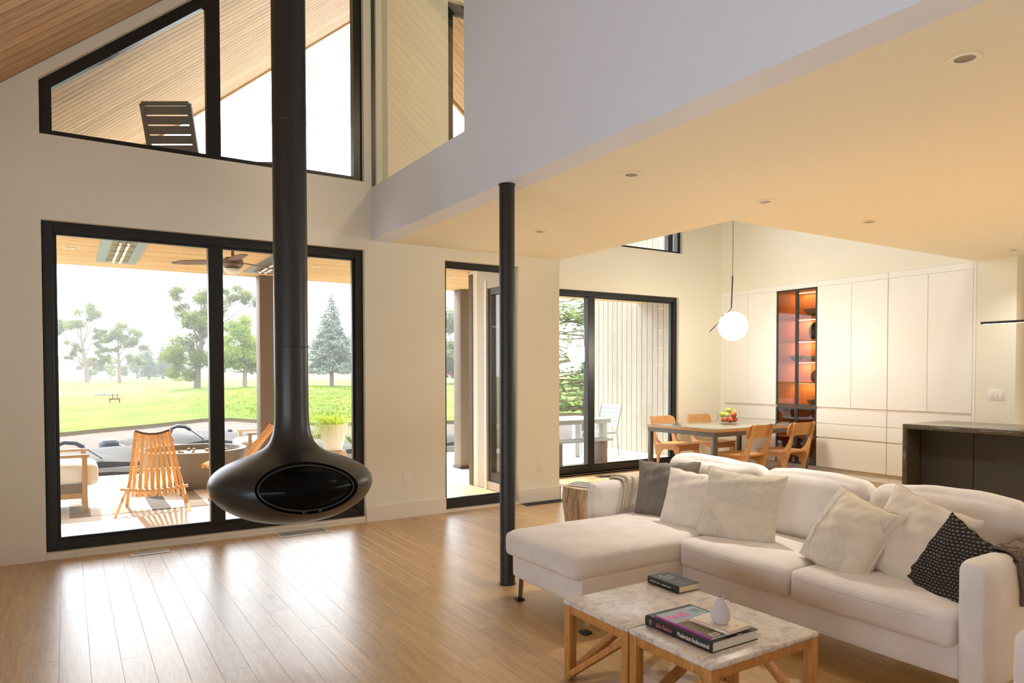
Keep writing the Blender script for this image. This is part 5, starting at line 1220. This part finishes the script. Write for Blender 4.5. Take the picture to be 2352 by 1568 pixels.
# globe pendant over the table
m_globe = emit('opal_glass_lit', (1.0, .95, .86, 1), 3.2)
PX, PY, PZ = 7.40, 6.285, 2.06
pd = thing('globe_pendant', 'white glass globe pendant on a bent black rod', 'pendant lamp', (PX, PY, PZ))
MB().lathe([(.189*sin(pi*i/28)+.0005, -.189*cos(pi*i/28)) for i in range(29)], 48).build('globe', m_globe, pd)
# rod: vertical part, then bends down-left past the globe's rim
ax = fr_
def pp(a, z, o=0): q = ax*a+fb*o; return Vector((q.x, q.y, z))
MB().tube([pp(-.008, .66), pp(-.022, .245), pp(-.035, .225), pp(-.30, -.075)], .0085, 10).build('rod', m_blacks, pd)
MB().tube([pp(0, roofz(PX)-PZ-.01), pp(-.006, 1.2), pp(-.008, .66)], .0035, 6).build('cord', m_blacks, pd)
MB().lathe([(.05, roofz(PX)-PZ-.09), (.055, roofz(PX)-PZ+.0)], 20).build('canopy', m_blacks, pd)
MB().tube([pp(-.14, .125), pp(-.10, .13)], .02, 12).build('globe_holder', m_blacks, pd)
lp_ = bpy.data.lights.new('globe_light', 'POINT'); lo_ = bpy.data.objects.new('globe_light', lp_); COL.objects.link(lo_); lo_.parent = pd; lp_.energy = 44; lp_.color = (1, .88, .70); lp_.shadow_soft_size = .19; lo_.location = (0, 0, -.26)
# ------------------------------------------------------------------ tall white cabinets
m_lac = plain('white_lacquer', srgb(245, 245, 243), .42); m_lacin = plain('cabinet_gap', srgb(222, 212, 198), .6)
ZB, ZTOP = .127, 2.66; G = .0025
def cab(name, y0, y1, doors, rows, splits, lb, bt=ZC):
    t = thing(name, lb, 'cabinet', (XC, (y0+y1)/2, 0), group='tall white built-in cabinets')
    bw(MB().box(XC+.022, XC+.59, y0, y1, ZB-.02, bt-.002), 'carcass', m_lacin, t, smooth=False)
    bw(MB().box(XC+.07, XC+.56, y0, y1, 0, ZB-.02), 'toe_kick', m_lac, t, smooth=False)
    bw(MB().box(XC, XC+.022, y0, y1, ZTOP+G, bt-.002), 'top_panel', m_lac, t, smooth=False)
    for a, b in zip(doors, doors[1:]): bw(MB().box(XC, XC+.020, a+G, b-G, .968, ZTOP), 'door', m_lac, t, bev=.0015, smooth=False)
    for z0, z1 in rows:
        for a, b in zip(splits, splits[1:]): bw(MB().box(XC, XC+.020, a+G, b-G, z0, z1), 'drawer', m_lac, t, bev=.0015, smooth=False)
    return t
rows = [(ZB, .522), (.548, .737), (.742, .935)]
cab('cabinet_unit', 6.80, 7.765, [6.80, 7.319, 7.765], rows, [6.80, 7.765], 'white cabinet left of the glass cabinet')
cab('cabinet_unit', 5.113, 6.125, [5.113, 5.61, 6.125], rows, [5.113, 6.125], 'white cabinet right of the glass cabinet')
cab('cabinet_unit', 4.10, 5.108, [4.10, 4.612, 5.108], rows, [4.10, 5.108], 'white cabinet at the end next to the switch wall')
struct('trim_4', MB().box(XC, XC+.022, 7.765, D2, 0, ZC).box(XC, XC+.022, Y4-.002, 4.098, 0, ZC-.002), m_lac, 'white filler strips beside the tall cabinets', smooth=False)
# glass display cabinet
m_wal = wood('walnut_glow', srgb(150, 92, 48), srgb(184, 120, 68), srgb(200, 140, 86), (14, 14, 1.2), 2, .45, .05, .05); m_dkf = plain('dark_frame', srgb(58, 64, 66), .4, metal=.3); m_bronze = glassy('bronze_glass', (.88, .80, .70, 1))
gc = thing('display_cabinet', 'glass fronted display cabinet with lit wooden shelves', 'cabinet', (XC, 6.46, 0))
GY0, GY1 = 6.128, 6.797; GX1 = XC+.50
bw(MB().box(GX1-.01, GX1, GY0, GY1, ZB, ZTOP).box(XC+.03, GX1-.01, GY0, GY0+.015, ZB, ZTOP).box(XC+.03, GX1-.01, GY1-.015, GY1, ZB, ZTOP).box(XC+.03, GX1-.01, GY0+.015, GY1-.015, ZTOP-.015, ZTOP).box(XC+.03, GX1-.01, GY0+.015, GY1-.015, ZB, ZB+.015), 'carcass', m_wal, gc, smooth=False)
bw(MB().box(XC+.07, GX1, GY0, GY1, 0, ZB-.001), 'toe_kick', m_lac, gc, smooth=False); bw(MB().box(XC, XC+.022, GY0, GY1, ZTOP+G, ZC-.002), 'top_panel', m_lac, gc, smooth=False)
m_led = emit('led_strip', (1.0, .74, .40, 1), 9.0)
SH = [.50, .945, 1.29, 1.60, 1.91, 2.24]
for z in SH:
    bw(MB().box(XC+.04, GX1-.011, GY0+.016, GY1-.016, z, z+.02), 'shelf', m_wal, gc, smooth=False)
for z in SH[2:]+[ZTOP-.015]:
    bw(MB().box(GX1-.10, GX1-.085, GY0+.03, GY1-.05, z-.008, z-.0005), 'led_strip', m_led, gc, smooth=False)
    la_ = bpy.data.lights.new('shelf_light', 'AREA'); la_.shape = 'RECTANGLE'; la_.size = .02; la_.size_y = .5; la_.energy = 1.3; la_.color = (1, .78, .50)
    o = bpy.data.objects.new('shelf_light', la_); COL.objects.link(o); o.parent = gc; o.location = (GX1-.092-XC, (GY0+GY1)/2-6.46, z-.012)
for y0, y1, z0, z1 in ((GY0, 6.452, .97, ZTOP), (6.456, GY1, .97, ZTOP), (GY0, 6.452, ZB, .945), (6.456, GY1, ZB, .945)):
    w_ = .022
    d = bw(MB().box(XC, XC+.02, y0+G, y0+w_, z0, z1).box(XC, XC+.02, y1-w_, y1-G, z0, z1).box(XC, XC+.02, y0+w_, y1-w_, z0, z0+w_).box(XC, XC+.02, y0+w_, y1-w_, z1-w_, z1), 'glass_door', m_dkf, gc, smooth=False)
    p = MB().box(XC+.008, XC+.013, y0+w_, y1-w_, z0+w_, z1-w_); L = Vector(gc.location); p.v = [tuple(Vector(q)-L) for q in p.v]; p.build('pane', m_bronze, d, smooth=False)
def ware(prof, loc, mat, nm, lb, cat='bowl'):
    t = thing(nm, lb, cat, loc, group='ceramics in the display cabinet'); MB().lathe(prof, 28, closed=True).build('body', mat, t)
    MB().lathe([(.0005, prof[0][1]), (prof[0][0]+.004, prof[0][1]), (prof[0][0]+.004, prof[0][1]+.003), (.0005, prof[0][1]+.003)], 20).build('foot', mat, t)
bowlp = lambda r, h: [(r*.35, 0), (r*.6, .01), (r*.9, h*.6), (r, h), (r*.96, h), (r*.84, h*.6), (r*.5, .02), (.001, .016)]
m_gryc = plain('grey_ceramic', srgb(120, 112, 104), .5); m_dkc = plain('dark_ceramic', srgb(48, 46, 46), .4); m_celc = plain('celadon', srgb(176, 180, 160), .4)
CX = XC+.24
ware(bowlp(.17, .11), (CX, 6.30, 2.26), m_gryc, 'wide_bowl', 'wide grey bowl on the top lit shelf')
ware([(.05, 0), (.075, .05), (.08, .15), (.06, .21), (.03, .23), (.028, .25), (.022, .25), (.05, .19), (.001, .03)], (CX, 6.32, 1.93), m_dkc, 'dark_vase', 'dark rounded vase on the second lit shelf', 'vase')
ware(bowlp(.06, .05), (CX-.05, 6.22, 1.93), m_dkc, 'small_bowl', 'small dark bowl beside the dark vase')
ware(bowlp(.15, .07), (CX, 6.34, 1.62), m_celc, 'shallow_bowl', 'shallow pale green bowl on the third lit shelf')
ware([(.06, 0), (.10, .06), (.09, .13), (.05, .17), (.04, .17), (.07, .12), (.001, .03)], (CX, 6.27, 1.31), m_gryc, 'stone_jar', 'round grey jar on the fourth lit shelf', 'jar')
ware(bowlp(.12, .09), (CX, 6.30, .965), m_gryc, 'grey_bowl', 'grey bowl at the bottom of the lit shelves')
ware(bowlp(.11, .08), (CX, 6.62, 1.62), m_gryc, 'grey_bowl', 'grey bowl behind the left cabinet door')
# ------------------------------------------------------------------ kitchen island
k = NT('dark_granite'); k.set(rough=.12, spec=.5); f = k.noise(k.coord(), 160, 2, .7); k.l(k.ramp(f, [(.38, srgb(34, 32, 28)), (.55, srgb(66, 60, 50)), (.7, srgb(118, 106, 88))]), k.b.inputs['Base Color']); m_gran = k.m
m_isl = plain('island_panel', srgb(38, 35, 32), .6, bs=120, bstr=.05)
IX0, IX1, IY1, IY0 = 7.40, 8.28, 4.05, 1.4
isl = thing('kitchen_island', 'dark granite kitchen island with waterfall end', 'island', ((IX0+IX1)/2, (IY0+IY1)/2, 0))
bw(MB().box(IX0, IX1, IY0, IY1, .865, .915), 'counter_top', m_gran, isl, bev=.004)
bw(MB().box(IX0, IX1, IY1-.05, IY1, 0, .8645), 'waterfall_end', m_gran, isl, bev=.003)
bw(MB().box(IX0+.28, IX1-.02, IY0+.03, IY1-.052, .08, .864), 'carcass', plain('island_black', srgb(20, 19, 18), .7), isl, smooth=False)
bw(MB().box(IX0+.32, IX1-.06, IY0+.05, IY1-.06, 0, .08), 'toe_kick', m_blacks, isl, smooth=False)
y = IY1-.055
for i in range(5):
    bw(MB().box(IX0+.258, IX0+.278, y-.512, y-.003, .082, .862), 'panel', m_isl, isl, bev=.0015, smooth=False); y -= .515
# linear pendant over the island
lpn = thing('linear_pendant', 'thin black linear pendant over the island', 'pendant lamp', (7.75, 2.35, 1.945))
MB().box(-.011, .011, -1.12, 1.12, -.012, .012).build('bar', m_blacks, lpn, bev=.002)
MB().box(-.008, .008, -1.10, 1.10, -.0135, -.0122).build('diffuser', emit('linear_led', (1, .84, .62, 1), 4.0), lpn, smooth=False)
for y in (-.7, .7): MB().tube([(0, y, .012), (0, y, ZC-1.945-.012)], .002, 6).build('cable', m_blacks, lpn)
MB().box(-.04, .04, -.75, .75, ZC-1.945-.015, ZC-1.945-.001).build('ceiling_rail', m_white, lpn)
# kitchen run beyond the switch wall
kt = thing('pantry_cabinet', 'tall brown pantry cabinet at the right picture edge', 'cabinet', (9.85, 3.2, 0))
m_pan = wood('pantry_oak', srgb(150, 122, 84), srgb(176, 146, 106), srgb(190, 162, 122), (12, 12, 1.2), 2, .5, .05)
MB().box(-.40, .58, -.6, .44, .08, 2.5).build('carcass', m_pan, kt, smooth=False); MB().box(-.34, .55, -.58, .43, 0, .08).build('toe_kick', m_blacks, kt, smooth=False)
for a, b in ((-.6, -.085), (-.08, .44)): MB().box(-.422, -.402, a+.003, b-.003, .98, 2.49).build('door', m_pan, kt, smooth=False); MB().box(-.422, -.402, a+.003, b-.003, .09, .93).build('drawer', m_lac, kt, smooth=False)

# loft fill: unseen globe lamp added to brighten the loft behind the bulkhead
lf_ = thing('loft_fill_lamp', 'unseen globe lamp added to brighten the loft behind the bulkhead', 'lamp', (3.5, 3.6, 2.95))
MB().lathe([(.13, 0), (.13, .02), (.012, .03), (.012, 1.25), (.03, 1.27)], 20).build('stand', m_blacks, lf_)
MB().lathe([(.14*sin(pi*i/16)+.0005, 1.40-.14*cos(pi*i/16)) for i in range(17)], 28).build('globe', emit('loft_fill_globe', (1, .86, .64, 1), 4), lf_)
ll = bpy.data.lights.new('loft_fill_light', 'POINT'); o = bpy.data.objects.new('loft_fill_light', ll); COL.objects.link(o); o.parent = lf_; o.location = (0, 0, 1.75); ll.energy = 85; ll.color = (1, .84, .58); ll.shadow_soft_size = .15

# ------------------------------------------------------------------ summer haze over the lake and lawn
k = NT('summer_haze'); k.t.nodes.remove(k.b)
vo = k.n('ShaderNodeVolumeScatter'); vo.inputs['Color'].default_value = (.96, .97, 1, 1); vo.inputs['Density'].default_value = .0018; vo.inputs['Anisotropy'].default_value = .35
k.l(vo.outputs[0], k.o.inputs['Volume'])
hz = MB().box(-75, 145, 23, 215, -3, 24).build('haze', k.m, None, smooth=False); tag(hz, 'thin bright summer haze over the far lawn', 'haze', kind='stuff')
